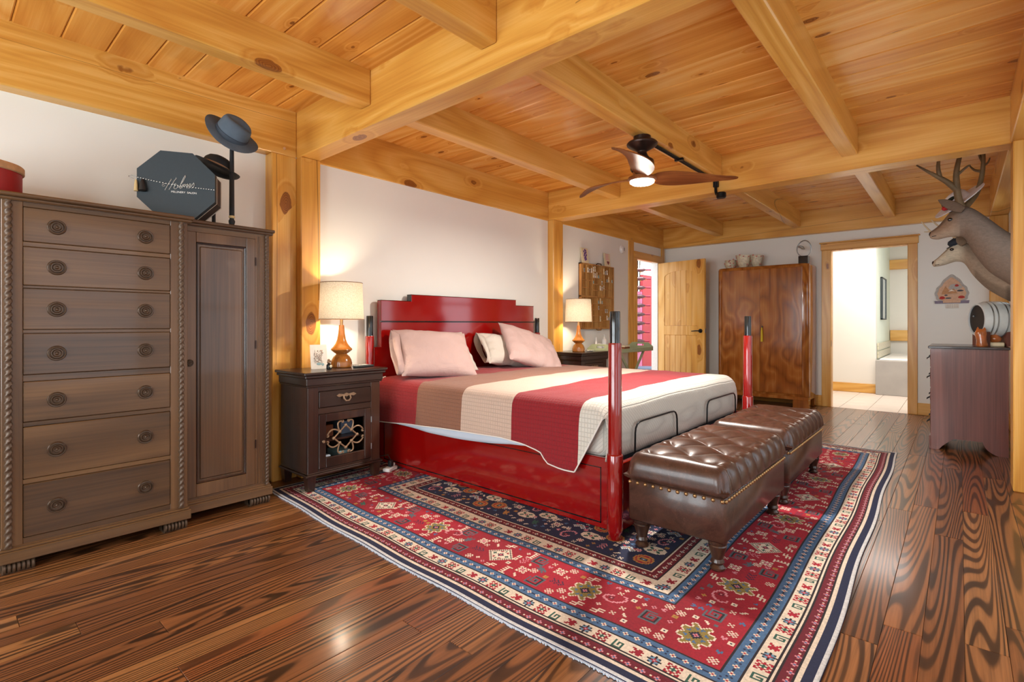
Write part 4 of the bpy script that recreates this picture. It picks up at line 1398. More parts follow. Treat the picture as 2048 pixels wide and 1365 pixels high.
# ================================================================== BED
from mathutils import noise as mnoise
bed = thing('bed', 'red lacquered four post bed with stepped headboard', 'bed', (3.37, 2.4, RZ))
BX0, BX1 = 2.36, 4.38
hb = MB().prism([(2.335, RZ), (4.42, RZ), (4.42, 0.915), (4.355, 0.915), (4.355, 1.29), (4.062, 1.29), (4.062, 1.346), (2.702, 1.346), (2.702, 1.29), (2.400, 1.29), (2.400, 0.915), (2.335, 0.915)], 'y', 3.50, 3.555)
hbo = obj('headboard', hb, 'red_lacquer', bed)
bv = hbo.modifiers.new('bevel', 'BEVEL')
bv.width, bv.segments = 0.004, 2
obj('moulding', MB().box(2.392, 4.363, 3.488, 3.50, 1.114, 1.124, 0.003), 'black_lacquer', hbo)
obj('edge_band', MB().box(2.698, 4.066, 3.499, 3.556, 1.3455, 1.349, 0.001).box(2.396, 2.702, 3.499, 3.556, 1.2895, 1.2925, 0.001).box(4.062, 4.359, 3.499, 3.556, 1.2895, 1.2925, 0.001).box(2.699, 2.7025, 3.499, 3.556, 1.29, 1.346), 'black_lacquer', hbo)


def rail_panel(x_out, sgn, y0, y1, name):
    """side rail with an inset black line"""
    xa, xb = (x_out, x_out + 0.03) if sgn < 0 else (x_out - 0.03, x_out)
    rl_ = obj(name, MB().box(xa, xb, y0, y1, RZ + 0.002, 0.388, 0.004), 'red_lacquer', bed)
    f = x_out
    ln = MB()
    w_ = 0.0035
    for a, b, c, d in ((y0 + 0.09, y1 - 0.1, 0.040, 0.047), (y0 + 0.09, y1 - 0.1, 0.332, 0.337), (y0 + 0.09, y0 + 0.096, 0.040, 0.337), (y1 - 0.106, y1 - 0.1, 0.040, 0.337)):
        ln.box(min(f + sgn * 0.0015, f - sgn * 0.003), max(f + sgn * 0.0015, f - sgn * 0.003), a, b, c, d)
    obj('inlay_line', ln, 'black_lacquer', rl_)
    return rl_


rail_panel(BX0, -1, 1.345, 3.50, 'side_rail')
rail_panel(BX1, 1, 1.345, 3.50, 'side_rail')
obj('foot_rail', MB().box(2.33, 4.40, 1.33, 1.36, RZ + 0.002, 0.37, 0.004), 'red_lacquer', bed)
obj('slat_base', MB().box(2.39, 4.35, 1.40, 3.49, 0.30, 0.375), 'mattress_base', bed)


def post(x, y, zc, full):
    p = obj('post', MB().lathe([(0.0, RZ), (0.022, RZ), (0.0385, 0.052), (0.0405, 0.058), (0.0405, zc - 0.004), (0.039, zc), (0.0345, zc + 0.004), (0.0335, 0.995), (0.031, 1.003), (0.0, 1.003)], (x, y, 0), 28), 'red_lacquer', bed, True, 30)
    vs = []
    seg = 36
    rings = []
    for z_, rs_ in ((1.0, 1), (1.158, 1), (1.163, 0.93)):
        ring = []
        for k in range(seg):
            rr_ = 0.0262 * rs_ * (1.0 if k % 6 < 4 else 0.93)
            ring.append((x + rr_ * math.cos(2 * PI * k / seg), y + rr_ * math.sin(2 * PI * k / seg), z_))
        rings.append(ring)
    obj('fluted_cap', MB().loft(rings), 'black_lacquer', p, True, 25)


post(2.288, 1.312, 0.440, True)
post(4.44, 1.312, 0.505, True)
post(2.312, 3.525, 0.44, False)
post(4.448, 3.525, 0.44, False)
for x0, x1 in ((2.60, 3.17), (3.68, 4.30)):
    y_ = 1.365
    pts = [(x0, y_, 0.36), (x0 + 0.005, y_, 0.49)] + [(x0 + 0.06 - 0.055 * math.cos(a), y_, 0.49 + 0.055 * math.sin(a)) for a in (PI * 0.15, PI * 0.3, PI * 0.45)] + [(x0 + 0.10, y_, 0.547), (x1 - 0.1, y_, 0.547)] + [(x1 - 0.06 + 0.055 * math.cos(a), y_, 0.49 + 0.055 * math.sin(a)) for a in (PI * 0.45, PI * 0.3, PI * 0.15)] + [(x1 - 0.005, y_, 0.49), (x1, y_, 0.36)]
    obj('retainer_bar', MB().tube(pts, 0.0055, 8), 'black_metal', bed, True)

# mattress -------------------------------------------------------------


def rounded_slab(x0, x1, y0, y1, z0, z1, r, nu=16):
    mb = MB()
    rings = []
    prof = [(z0, -r), (z0 + r * 0.3, -r * 0.3), (z0 + r, 0), (z1 - r, 0), (z1 - r * 0.3, -r * 0.3), (z1, -r)]
    for z_, ins in prof:
        ring = []
        X0, X1, Y0, Y1 = x0 - ins, x1 + ins, y0 - ins, y1 + ins
        rc_ = max(r * 1.4 + ins, 0.01)
        for cx_, cy_, a0 in ((X1 - rc_, Y1 - rc_, 0), (X0 + rc_, Y1 - rc_, PI / 2), (X0 + rc_, Y0 + rc_, PI), (X1 - rc_, Y0 + rc_, 3 * PI / 2)):
            for k in range(7):
                a = a0 + PI / 2 * k / 6
                ring.append((cx_ + rc_ * math.cos(a), cy_ + rc_ * math.sin(a), z_))
        rings.append(ring)
    return mb.loft(rings)


tag(obj('mattress', rounded_slab(2.372, 4.375, 1.402, 3.485, 0.377, 0.655, 0.05), 'white_quilting', None, True, 60), 'white quilted mattress on the red bed', 'mattress')

# quilt ------------------------------------------------------------------


def hem(y):
    P_ = [(1.5, 0.295), (1.62, 0.31), (1.70, 0.365), (1.85, 0.388), (2.05, 0.40), (2.5, 0.388), (2.95, 0.368), (3.2, 0.350), (3.45, 0.338)]
    for (a, za), (b, zb) in zip(P_, P_[1:]):
        if y <= b:
            t_ = max(0, (y - a) / (b - a))
            return za + (zb - za) * t_
    return P_[-1][1]


ql = thing('quilt', 'striped red, brown and cream quilt spread over the bed', 'quilt', (3.37, 2.4, 0.66))
prof = []   # (segment, param)
NS = 14
cols_ = [('n', i / NS) for i in range(NS)] + [('c', i / 6) for i in range(7)] + [('t', i / 60) for i in range(1, 60)] + [('C', i / 6) for i in range(7)] + [('N', i / 6) for i in range(1, 7)]
rows = [(3.44 - (3.44 - 1.475) * i / 90, 0.0) for i in range(91)] + [(1.475 - 0.072 * math.sin(a), 0.072 * (1 - math.cos(a))) for a in [PI / 2 * k / 6 for k in range(1, 7)]]
XN, XFAR, ZT_, RC = 2.335, 4.405, 0.672, 0.07
vs, idx = [], {}


def qp(seg, t_, y, dz, ri):
    w = mnoise.noise((y * 3.1, 1.7, 0)) * 0.010
    if seg == 'n':
        hz = hem(y)
        z = hz + (0.60 - hz) * t_
        yend = 1.403 + 0.17 * (0.62 - z) / 0.32
        yy = 3.44 - (3.44 - y) * (3.44 - yend) / (3.44 - 1.403)
        fl_ = (1 - t_)
        x = XN - fl_ * (0.012 + 0.014 * mnoise.noise((yy * 4, z * 3, 3))) - 0.02 * fl_ * fl_ * max(0, 1 - abs(yy - 1.62) / 0.18)
        return (x, yy, z)
    if seg == 'c':
        a = PI / 2 * t_
        return (XN + RC - RC * math.cos(a), y, 0.60 + (ZT_ - 0.60) * math.sin(a) - dz * math.sin(a))
    if seg == 't':
        x = XN + RC + (XFAR - XN - 2 * RC) * t_
        z = ZT_ + 0.012 * math.sin(PI * t_) + 0.008 * mnoise.noise((x * 2.2, y * 2.5, 0)) + 0.005 * mnoise.noise((x * 6, y * 9, 2))
        return (x, y, z - dz)
    if seg == 'C':
        a = PI / 2 * t_
        return (XFAR - RC + RC * math.sin(a), y, ZT_ - (ZT_ - 0.60) * (1 - math.cos(a)) - dz * math.cos(a))
    return (XFAR + 0.01 * t_, y, 0.60 - 0.2 * t_)


mb = MB()
for ri, (y, dz) in enumerate(rows):
    for (seg, t_) in cols_:
        mb.v.append(qp(seg, t_, y, dz, ri))
nc = len(cols_)
for j in range(len(rows) - 1):
    for i in range(nc - 1):
        mb.f.append((j * nc + i, j * nc + i + 1, (j + 1) * nc + i + 1, (j + 1) * nc + i))
# foot drop
i0 = NS + 2
i1 = NS + 7 + 59 + 4
last = (len(rows) - 1) * nc
prev = [last + i for i in range(i0, i1 + 1)]
for k in range(1, 9):
    row = []
    for q, i in enumerate(range(i0, i1 + 1)):
        x, y, z = mb.v[last + i]
        u = k / 8
        row.append(len(mb.v))
        mb.v.append((x, 1.400 - 0.010 * math.sin(PI * u) + 0.006 * mnoise.noise((x * 4, u * 2, 5)), z + (0.375 - z) * u))
    for q in range(len(row) - 1):
        mb.f.append((prev[q], prev[q + 1], row[q + 1], row[q]))
    prev = row
qo = obj('cover', mb, 'quilt', ql, True, 80)
sol = qo.modifiers.new('thickness', 'SOLIDIFY')
sol.thickness = 0.006
sol.offset = 1
# white piping along the near hem and the head edge, lining peeping out below
pts = []
for ri in range(0, len(rows), 2):
    pts.append(qp('n', 0.0, rows[ri][0], 0, ri))
obj('piping', MB().tube([(p[0] - 0.004, p[1], p[2]) for p in pts], 0.0042, 7), 'piping_white', ql, True)
pts = [qp('n', k / 10, rows[-1][0], 0, 0) for k in range(11)]
obj('piping', MB().tube([(p[0] - 0.004, p[1] - 0.002, p[2]) for p in pts], 0.0042, 7), 'piping_white', ql, True)
pts = [qp('n', k / 10, 3.44, 0, 0) for k in range(10)] + [qp('c', k / 6, 3.44, 0, 0) for k in range(7)]
obj('piping', MB().tube([(p[0] - 0.003, p[1], p[2] + 0.002) for p in pts], 0.010, 7), 'piping_white', ql, True)
ln = MB()
n = 60
for j in range(5):
    for i in range(n + 1):
        u = i / n
        y = 3.25 - 1.40 * u
        dep = 0.058 * math.sin(PI * u) ** 0.8 * (0.7 + 0.5 * u)
        p = qp('n', 0.0, y, 0, 0)
        ln.v.append((p[0] + 0.010 + 0.004 * math.sin(9 * y) * j / 4, y, p[2] + 0.03 - (dep + 0.028) * j / 4))
for j in range(4):
    for i in range(n):
        ln.f.append((j * (n + 1) + i, j * (n + 1) + i + 1, (j + 1) * (n + 1) + i + 1, (j + 1) * (n + 1) + i))
lo = obj('lining', ln, 'lining_white', ql, True, 80)
so = lo.modifiers.new('thickness', 'SOLIDIFY')
so.thickness = 0.003

# pillows ------------------------------------------------------------------


def pillow(label, mat, bc, tc, wv, hwid, th, seed, open_side=0, sag=0.0):
    bc, tc, wv = Vector(bc), Vector(tc), Vector(wv).normalized()
    up = tc - bc
    H_ = up.length
    up.normalize()
    wv = (wv - up * wv.dot(up)).normalized()
    nv = wv.cross(up).normalized()
    if nv.y > 0:
        nv = -nv
    c = (bc + tc) / 2
    r_ = thing('pillow', label, 'pillow', tuple(bc), 0, 'bed pillows')
    mb = MB()
    N = 34
    for side in (1, -1):
        def fn(a, b):
            u, v = a * 2 - 1, b * 2 - 1
            t_ = max(0.0, (1 - abs(u) ** 3.0)) ** 0.55 * max(0.0, (1 - abs(v) ** 3.0)) ** 0.55
            pin = 1 - 0.055 * (1 - abs(v) ** 2) * abs(u) ** 4
            piv = 1 - 0.06 * (1 - abs(u) ** 2) * abs(v) ** 4
            wr = 0.016 * mnoise.noise((u * 2.6 + seed, v * 2.2, side)) + 0.008 * mnoise.noise((u * 6 + seed, v * 3, side))
            crease = 0.014 * max(0, abs(u) - 0.55) * math.sin(v * 16 + seed + u * 5)
            p = c + wv * (u * hwid * pin) + up * (v * H_ / 2 * piv - sag * (1 - abs(u)) * (v + 1) * 0.5) + nv * (side * (t_ * th + (wr + crease) * min(1, t_ * 1.6)))
            return tuple(p)
        mb.grid(fn, N, N)
    obj('cushion', mb, mat, r_, True, 85)
    if open_side:
        hm = MB()
        rings = []
        for k, (du, sc_) in enumerate(((0.93, 0.50), (1.03, 0.72), (1.12, 0.62))):
            ring = []
            for q in range(28):
                a = 2 * PI * q / 28
                vv = math.sin(a) * 0.95
                ring.append(tuple(c + wv * (open_side * hwid * (du - 0.05 * abs(vv))) + up * (vv * H_ / 2 * 0.94 + 0.006 * math.sin(5 * a + k)) + nv * (math.cos(a) * th * sc_ + 0.010 * math.sin(3 * a + k * 2))))
            rings.append(ring)
        hm.loft(rings, cap=False)
        ho = obj('pillowcase_hem', hm, mat, r_, True, 80)
        so_ = ho.modifiers.new('thickness', 'SOLIDIFY')
        so_.thickness = 0.004
    return r_


pillow('white pillow standing against the headboard behind the near pink pillow', 'pillow_cream', (2.86, 3.20, 0.70), (2.88, 3.44, 1.03), (0.66, -0.03, 0.0), 0.33, 0.06, 2.3)
pillow('creased cream pillow showing its open end left of the far pink pillow', 'pillow_cream', (3.70, 3.17, 0.70), (3.78, 3.42, 0.975), (0.64, -0.05, 0.0), 0.33, 0.085, 5.1, -1)
pillow('dusty pink pillow with open pillowcase end on the near half of the bed', 'pillow_pink', (2.63, 3.03, 0.690), (2.76, 3.33, 1.035), (0.64, -0.14, 0.055), 0.315, 0.085, 0.4, -1)
pillow('dusty pink pillow leaning on the far half of the bed', 'pillow_pink', (3.77, 2.97, 0.690), (3.98, 3.31, 1.025), (0.66, -0.04, -0.03), 0.325, 0.08, 3.7)

# power strip on the floor by the bed
ps = thing('power_strip', 'white power strip with black plug on the floor beside the bed', 'power strip', (2.26, 3.22, RZ))
mt_ = Matrix.Translation((2.26, 3.18, RZ + 0.001)) @ Euler((0, 0, math.radians(20))).to_matrix().to_4x4()
obj('strip', MB().box(-0.055, 0.055, -0.03, 0.03, 0, 0.028, 0.006).xf(mt_), 'white_plastic', ps, True)
obj('black_plug', MB().box(-0.012, 0.026, -0.016, 0.016, 0.028, 0.075, 0.006).xf(mt_), 'outlet_black', ps, True)
obj('white_plug', MB().box(0.03, 0.05, -0.012, 0.012, 0.028, 0.05, 0.004).xf(mt_), 'white_plastic', ps, True)
obj('cable', MB().tube([(2.27, 3.185, RZ + 0.075), (2.255, 3.20, RZ + 0.115), (2.20, 3.26, RZ + 0.10), (2.16, 3.30, RZ + 0.03), (2.10, 3.36, RZ + 0.006), (2.0, 3.45, RZ + 0.006)], 0.0028, 6).tube([(2.30, 3.17, RZ + 0.04), (2.325, 3.14, RZ + 0.012), (2.318, 3.22, RZ + 0.006), (2.30, 3.4, RZ + 0.006)], 0.0028, 6), 'cord_black', ps, True)

# ================================================================== LEATHER BENCHES


def bench(loc, Lx, Ly, label):
    r_ = thing('ottoman_bench', label, 'bench', loc, 0, 'tufted leather benches at the foot of the bed')
    z0, z1 = 0.130, 0.335
    hx, hy = Lx / 2, Ly / 2
    obj('body', MB().box(-hx, hx, -hy, hy, z0, z1, 0.012), 'leather', r_, True, 50, world=False)
    # tufted lid
    mb = MB()
    nu, nv = 150, 70
    ov = 0.016
    ax, ay = Lx / 8.0, Ly / 3.6

    def fn(a, b):
        u, v = a * 2 - 1, b * 2 - 1
        # rounded box mapping
        x, y = u * (hx + ov), v * (hy + ov)
        ex = max(0.0, (abs(u) - 0.86) / 0.14)
        ey = max(0.0, (abs(v) - 0.74) / 0.26)
        e = min(1.0, math.sqrt(ex * ex + ey * ey))
        z = 0.105 * math.sqrt(max(0.0, 1 - e ** 2.2))
        inner = (1 - min(1, max(0, (abs(u) - 0.78) / 0.10))) * (1 - min(1, max(0, (abs(v) - 0.66) / 0.2)))
        p_, q_ = x / ax + y / ay, x / ax - y / ay
        d = (abs(math.sin(PI * p_ / 2 + PI / 4)) * abs(math.sin(PI * q_ / 2 + PI / 4))) ** 0.45
        z += inner * 0.030 * (d - 0.75)
        # pleats running from the tufts to the long edges
        pl_ = min(1, max(0, (abs(v) - 0.55) / 0.2)) * (1 - min(1, max(0, (abs(u) - 0.84) / 0.06)))
        pleat = abs(math.sin(PI * x / ax + PI / 2)) ** 0.5
        z += pl_ * (0.014 * (pleat - 0.75)) * (1 - 0.2 * e)
        if e > 0.6:
            y += (0.010 * (pleat - 0.8)) * (1 if v > 0 else -1) * pl_
        z += 0.003 * mnoise.noise((x * 9, y * 9, 1.3))
        return (x, y, z1 + 0.022 + z)
    mb.grid(fn, nu, nv)
    # skirt of the lid
    ring = [i for i in range(nu + 1)] + [j * (nu + 1) + nu for j in range(1, nv + 1)] + [nv * (nu + 1) + i for i in range(nu - 1, -1, -1)] + [j * (nu + 1) for j in range(nv - 1, 0, -1)]
    prev = ring
    for dz_, ins in ((0.012, 0.003), (0.0225, 0.016)):
        row = []
        for q in ring:
            x, y, z = mb.v[q]
            s_ = lambda t_, h_: max(-h_ + 0.0, min(h_, t_ * (1 - ins / h_ / 1.0)))
            row.append(len(mb.v))
            mb.v.append((x * (1 - ins / hx), y * (1 - ins / hy), z1 + 0.022 - dz_ + 0.001))
        for k in range(len(ring)):
            k2 = (k + 1) % len(ring)
            mb.f.append((prev[k2], prev[k], row[k], row[k2]))
        prev = row
    obj('tufted_lid', mb, 'leather', r_, True, 70, world=False)
    # nailheads
    nail = None
    spots = []
    n = 12
    for k in range(n):
        spots.append((-hx - 0.0005, -hy + 0.012 + (Ly - 0.024) * k / (n - 1), z1 - 0.016, 'x-'))
    n = 30
    for k in range(n):
        spots.append((-hx + 0.012 + (Lx - 0.024) * k / (n - 1), -hy - 0.0005, z1 - 0.016, 'y-'))
    for x, y, z, d in spots:
        rot = (0, -PI / 2, 0) if d == 'x-' else (PI / 2, 0, 0)
        if nail is None:
            nail = obj('nailhead', MB().lathe([(0.0098, -0.001), (0.0092, 0.002), (0.006, 0.0062), (0.0, 0.0078)], (0, 0, 0), 10, 'z', False), 'brass', r_, True, world=False)
            nail.location, nail.rotation_euler = (x, y, z), rot
        else:
            inst('nailhead', nail, r_, (x, y, z), rot)
    LP_ = [(0.0, 0.0), (0.028, 0.0), (0.032, 0.004), (0.032, 0.012), (0.027, 0.018), (0.022, 0.024), (0.027, 0.030), (0.030, 0.036), (0.027, 0.044), (0.024, 0.050), (0.030, 0.072), (0.038, 0.098), (0.040, 0.108), (0.037, 0.113), (0.041, 0.120), (0.041, 0.131), (0.0, 0.131)]
    lg = None
    for sx_ in (-1, 1):
        for sy_ in (-1, 1):
            p = (sx_ * (hx - 0.05), sy_ * (hy - 0.05), 0)
            if lg is None:
                lg = obj('leg', MB().lathe(LP_, (0, 0, 0), 22), 'ebony_z', r_, True, 35, world=False)
                lg.location = p
            else:
                inst('leg', lg, r_, p)
    return r_


bench((2.757, 0.993, RZ), 0.99, 0.465, 'tufted brown leather bench nearest the viewer at the foot of the bed')
bench((3.852, 0.993, RZ), 0.95, 0.465, 'tufted brown leather bench farther along the foot of the bed')
# ================================================================== ON THE WARDROBE
WT = 1.6765
rb = thing('round_box', 'round red box with cork lid at the left edge of the wardrobe top', 'box', (0.13, 3.36, WT))
obj('body', MB().lathe([(0.0, 0), (0.166, 0), (0.168, 0.003), (0.168, 0.125), (0.0, 0.125)], (0, 0, 0), 48), 'red_card', rb, True, world=False)
obj('lid', MB().lathe([(0.0, 0.120), (0.172, 0.120), (0.176, 0.124), (0.176, 0.150), (0.172, 0.155), (0.0, 0.156)], (0, 0, 0), 48), 'cork', rb, True, world=False)

hbx = thing('hat_box', 'octagonal blue hat box lettered in white script on the wardrobe', 'hat box', (0.905, 3.25, WT), math.radians(-30))
ap = 0.186
ro = ap / math.cos(PI / 8)
octp = [(ro * math.sin(PI / 8 + k * PI / 4), ap + ro * math.cos(PI / 8 + k * PI / 4)) for k in range(8)]
oin = [(x * 0.985, ap + (z - ap) * 0.985) for x, z in octp]
obj('lid', MB().prism(octp, 'y', 0.0, 0.045), 'box_blue', hbx, world=False)
obj('lid_edge', MB().prism([(x * 1.006, ap + (z - ap) * 1.003) for x, z in octp], 'y', 0.0455, 0.052), 'box_edge', hbx, world=False)
obj('body', MB().prism(oin, 'y', 0.052, 0.165), 'box_brown', hbx, world=False)
obj('back_edge', MB().prism([(x * 1.0, ap + (z - ap) * 0.9995) for x, z in octp], 'y', 0.165, 0.172), 'box_edge', hbx, world=False)
STR = [[(.10, .0), (.12, .2), (.15, .5), (.18, .70), (.17, .74)], [(.22, .02), (.25, .28), (.28, .58), (.32, .78), (.30, .82)], [(.06, .30), (0, .26), (-.04, .34), (.02, .44), (.12, .43), (.22, .38), (.32, .36), (.37, .42)],
       [(.40 + .055 * math.cos(a), .19 + .14 * math.sin(a)) for a in [2 * PI * k / 12 for k in range(13)]],
       [(.46, .14), (.50, .2), (.56, .55), (.585, .86), (.565, .95), (.54, .8), (.52, .4), (.525, .1), (.56, .05)],
       [(.56, .05), (.60, .34), (.605, .30), (.60, .06), (.62, .26), (.66, .36), (.675, .28), (.67, .06), (.69, .26), (.73, .36), (.745, .28), (.74, .08), (.77, .05)],
       [(.77, .18), (.83, .22), (.84, .33), (.80, .37), (.775, .25), (.78, .09), (.82, .05), (.86, .12)], [(.86, .12), (.91, .42), (.925, .36), (.95, .22), (.94, .08), (.89, .05)]]
tx = MB()
S_ = 0.158
for st_ in STR:
    pts = []
    for (u, v) in st_:
        u2, v2 = u - 0.45 + v * 0.16, v * 0.62 + (u - 0.45) * 0.16 - 0.18
        pts.append((u2 * S_, -0.001, 0.188 + v2 * S_ * 0.86))
    tx.tube(pts, 0.0042, 6, True, 0.3)
obj('script_lettering', tx, 'ink_white', hbx, True, world=False)
fc = bpy.data.curves.new('small_lettering', 'FONT')
fc.body = 'MILLINERY  SALON'
fc.size, fc.extrude = 0.0145, 0.0004
fc.align_x = 'CENTER'
fo = bpy.data.objects.new('small_lettering', fc)
COL.objects.link(fo)
fo.parent = hbx
fo.location, fo.rotation_euler = (0.035, -0.0008, 0.146), (PI / 2, 0, 0)
fo.data.materials.append(M['ink_white'])
dg = bpy.context.evaluated_depsgraph_get()
fme = bpy.data.meshes.new_from_object(fo.evaluated_get(dg))
fm2 = inst('small_lettering', fme, hbx, fo.location, fo.rotation_euler)
bpy.data.objects.remove(fo)
cp = [(-0.20, -0.012, 0.205), (-0.215, -0.02, 0.213), (-0.205, -0.012, 0.222), (-0.185, -0.006, 0.215), (-0.10, -0.004, 0.200), (0.0, -0.004, 0.186), (0.10, -0.004, 0.180), (0.187, -0.003, 0.176)]
cpath = []
for a, b in zip(cp, cp[1:]):
    for k in range(14):
        cpath.append(tuple(Vector(a).lerp(Vector(b), k / 14)))
c1, c2 = MB(), MB()
for k, p in enumerate(cpath):
    (c1 if k % 2 else c2).sphere(p, 0.0021, 6, 4, (1.8, 0.8, 1))
obj('cord_light', c1, 'ink_white', hbx, True, world=False)['kind'] = 'stuff'
obj('cord_dark', c2, 'cord_black', hbx, True, world=False)['kind'] = 'stuff'
obj('tassel', MB().lathe([(0.004, 0.05), (0.008, 0.045), (0.014, 0.02), (0.019, -0.01), (0.012, -0.016), (0.0, -0.016)], (-0.155, -0.012, 0.155), 12), 'cord_black', hbx, True, world=False)
obj('tassel', MB().lathe([(0.003, 0.05), (0.005, 0.045), (0.008, 0.02), (0.010, -0.012), (0.0, -0.012)], (-0.186, -0.012, 0.150), 12), 'gold_tassel', hbx, True, world=False)


def frame_mat(loc, zaxis, xhint):
    z = Vector(zaxis).normalized()
    x = Vector(xhint)
    x = (x - z * x.dot(z)).normalized()
    y = z.cross(x)
    m = Matrix((x, y, z)).transposed().to_4x4()
    m.translation = Vector(loc)
    return m


def hat_rings(crown, brim):
    """rings from the brim's outer edge in and up the crown: each (rx, ry, z, curl, dent)"""
    rings = []
    for rx, ry, z, curl, dent in brim + crown:
        ring = []
        for k in range(40):
            a = 2 * PI * k / 40
            c_, s_ = math.cos(a), math.sin(a)
            ring.append((rx * c_, ry * s_, z + curl * (c_ * c_) - dent * (1 - abs(s_)) * (0.6 + 0.4 * c_)))
        rings.append(ring)
    return rings


# fedora on its stand
hs = thing('hat_stand', 'slim dark hat stand with gilt ring under the blue fedora', 'hat stand', (1.222, 3.34, WT))
obj('pole', MB().lathe([(0.0, 0), (0.05, 0), (0.05, 0.006), (0.016, 0.012), (0.012, 0.022), (0.017, 0.040), (0.018, 0.050), (0.012, 0.062), (0.0125, 0.066), (0.0145, 0.086), (0.0135, 0.30), (0.011, 0.545), (0.0, 0.546)], (0, 0, 0), 18), 'felt_black', hs, True, 35, world=False)
obj('gilt_ring', MB().lathe([(0.013, 0.066), (0.0165, 0.070), (0.0165, 0.078), (0.013, 0.083)], (0, 0, 0), 18, 'z', False), 'gold_tassel', hs, True, world=False)
obj('hat_rest', MB().sphere((0, -0.012, 0.552), 0.03, 14, 8, (1, 1, 0.5)), 'felt_black', hs, True, world=False)
fd = thing('fedora', 'grey blue felt fedora tipped forward on the tall hat stand', 'hat', (1.215, 3.32, 2.20))
fm_ = frame_mat((1.205, 3.315, 2.232), (0.14, -0.80, 0.58), (0.75, 0.0, -0.5))
brim = [(0.138, 0.122, 0.004, 0.022, 0), (0.141, 0.125, 0.001, 0.024, 0), (0.138, 0.122, -0.001, 0.020, 0), (0.118, 0.104, -0.004, 0.008, 0), (0.098, 0.084, -0.002, 0.002, 0), (0.088, 0.074, 0.0, 0, 0)]
crown = [(0.085, 0.071, 0.008, 0, 0), (0.083, 0.069, 0.03, 0, 0), (0.080, 0.065, 0.060, 0, 0), (0.076, 0.059, 0.085, 0, 0.004), (0.070, 0.052, 0.100, 0, 0.010), (0.058, 0.041, 0.108, 0, 0.018), (0.040, 0.026, 0.106, 0, 0.026), (0.018, 0.012, 0.100, 0, 0.024)]
fm_ = fm_ @ Matrix.Scale(1.10, 4)
obj('felt', MB().loft(hat_rings(crown, brim)).xf(fm_), 'felt_blue', fd, True, 70)
obj('hat_band', MB().loft(hat_rings([(0.0865, 0.0725, 0.004, 0, 0), (0.0862, 0.0722, 0.034, 0, 0), (0.083, 0.069, 0.035, 0, 0)], []), False).box(-0.012, 0.012, 0.070, 0.077, 0.006, 0.034, 0.002).xf(fm_), 'felt_band', fd, True, 50)

hs2 = thing('hat_stand', 'thin black hat stand behind the hat box under the bowler', 'hat stand', (1.155, 3.44, WT))
obj('pole', MB().lathe([(0.0, 0), (0.045, 0), (0.045, 0.006), (0.012, 0.012), (0.0105, 0.05), (0.0105, 0.335), (0.0, 0.336)], (0, 0, 0), 16), 'felt_black', hs2, True, 35, world=False)
bw = thing('bowler_hat', 'black bowler with brown ribbon on the shorter hat stand', 'hat', (1.165, 3.43, 2.04))
bm_ = frame_mat((1.162, 3.425, 2.035), (0.36, -0.06, 0.93), (0.9, -0.3, -0.3))
brim = [(0.126, 0.108, 0.010, 0.020, 0), (0.129, 0.111, 0.006, 0.024, 0), (0.126, 0.108, 0.003, 0.020, 0), (0.105, 0.09, 0.0, 0.004, 0), (0.093, 0.078, 0.001, 0.0, 0)]
crown = [(0.090, 0.076, 0.008, 0, 0), (0.088, 0.074, 0.035, 0, 0), (0.082, 0.069, 0.058, 0, 0), (0.068, 0.057, 0.078, 0, 0), (0.045, 0.038, 0.090, 0, 0), (0.02, 0.017, 0.095, 0, 0)]
obj('felt', MB().loft(hat_rings(crown, brim)).xf(bm_), 'felt_black', bw, True, 70)
obj('ribbon', MB().loft(hat_rings([(0.0915, 0.0775, 0.004, 0, 0), (0.0905, 0.0765, 0.030, 0, 0), (0.087, 0.073, 0.031, 0, 0)], []), False).xf(bm_), 'ribbon_brown', bw, True, 50)

# ================================================================== HEADBOARD WALL, FAR BAY
tt = thing('printers_tray', 'wooden printers type tray hung on the wall beside the far lamp', 'tray', (5.76, 3.57, 1.03))
TX0, TX1, TZ0, TZ1, TY = 5.362, 6.158, 1.032, 1.866, 3.552
obj('backing', MB().box(TX0, TX1, 3.582, 3.590, TZ0, TZ1), 'tray_back', tt)
for a_ in ((TX0, TX1, TZ0, TZ0 + 0.016), (TX0, TX1, TZ1 - 0.016, TZ1), (TX0, TX0 + 0.016, TZ0, TZ1), (TX1 - 0.016, TX1, TZ0, TZ1)):
    obj('frame_side', MB().box(a_[0], a_[1], TY - 0.008, 3.583, a_[2], a_[3], 0.002), 'oak_tray', tt)
obj('middle_bar', MB().box(TX0, TX1, TY - 0.006, 3.583, 1.438, 1.456, 0.002), 'oak_tray', tt)
obj('handle', MB().tube([(5.70, TY - 0.012, TZ1 + 0.002), (5.72, TY - 0.02, TZ1 + 0.014), (5.80, TY - 0.02, TZ1 + 0.014), (5.82, TY - 0.012, TZ1 + 0.002)], 0.007, 8), 'bronze_metal', tt, True)
obj('handle', MB().tube([(5.70, TY - 0.012, TZ0 - 0.002), (5.72, TY - 0.02, TZ0 - 0.014), (5.80, TY - 0.02, TZ0 - 0.014), (5.82, TY - 0.012, TZ0 - 0.002)], 0.007, 8), 'brass', tt, True)
vm = hm_ = None
cw3 = (TX1 - TX0 - 0.032) / 3
cells = []
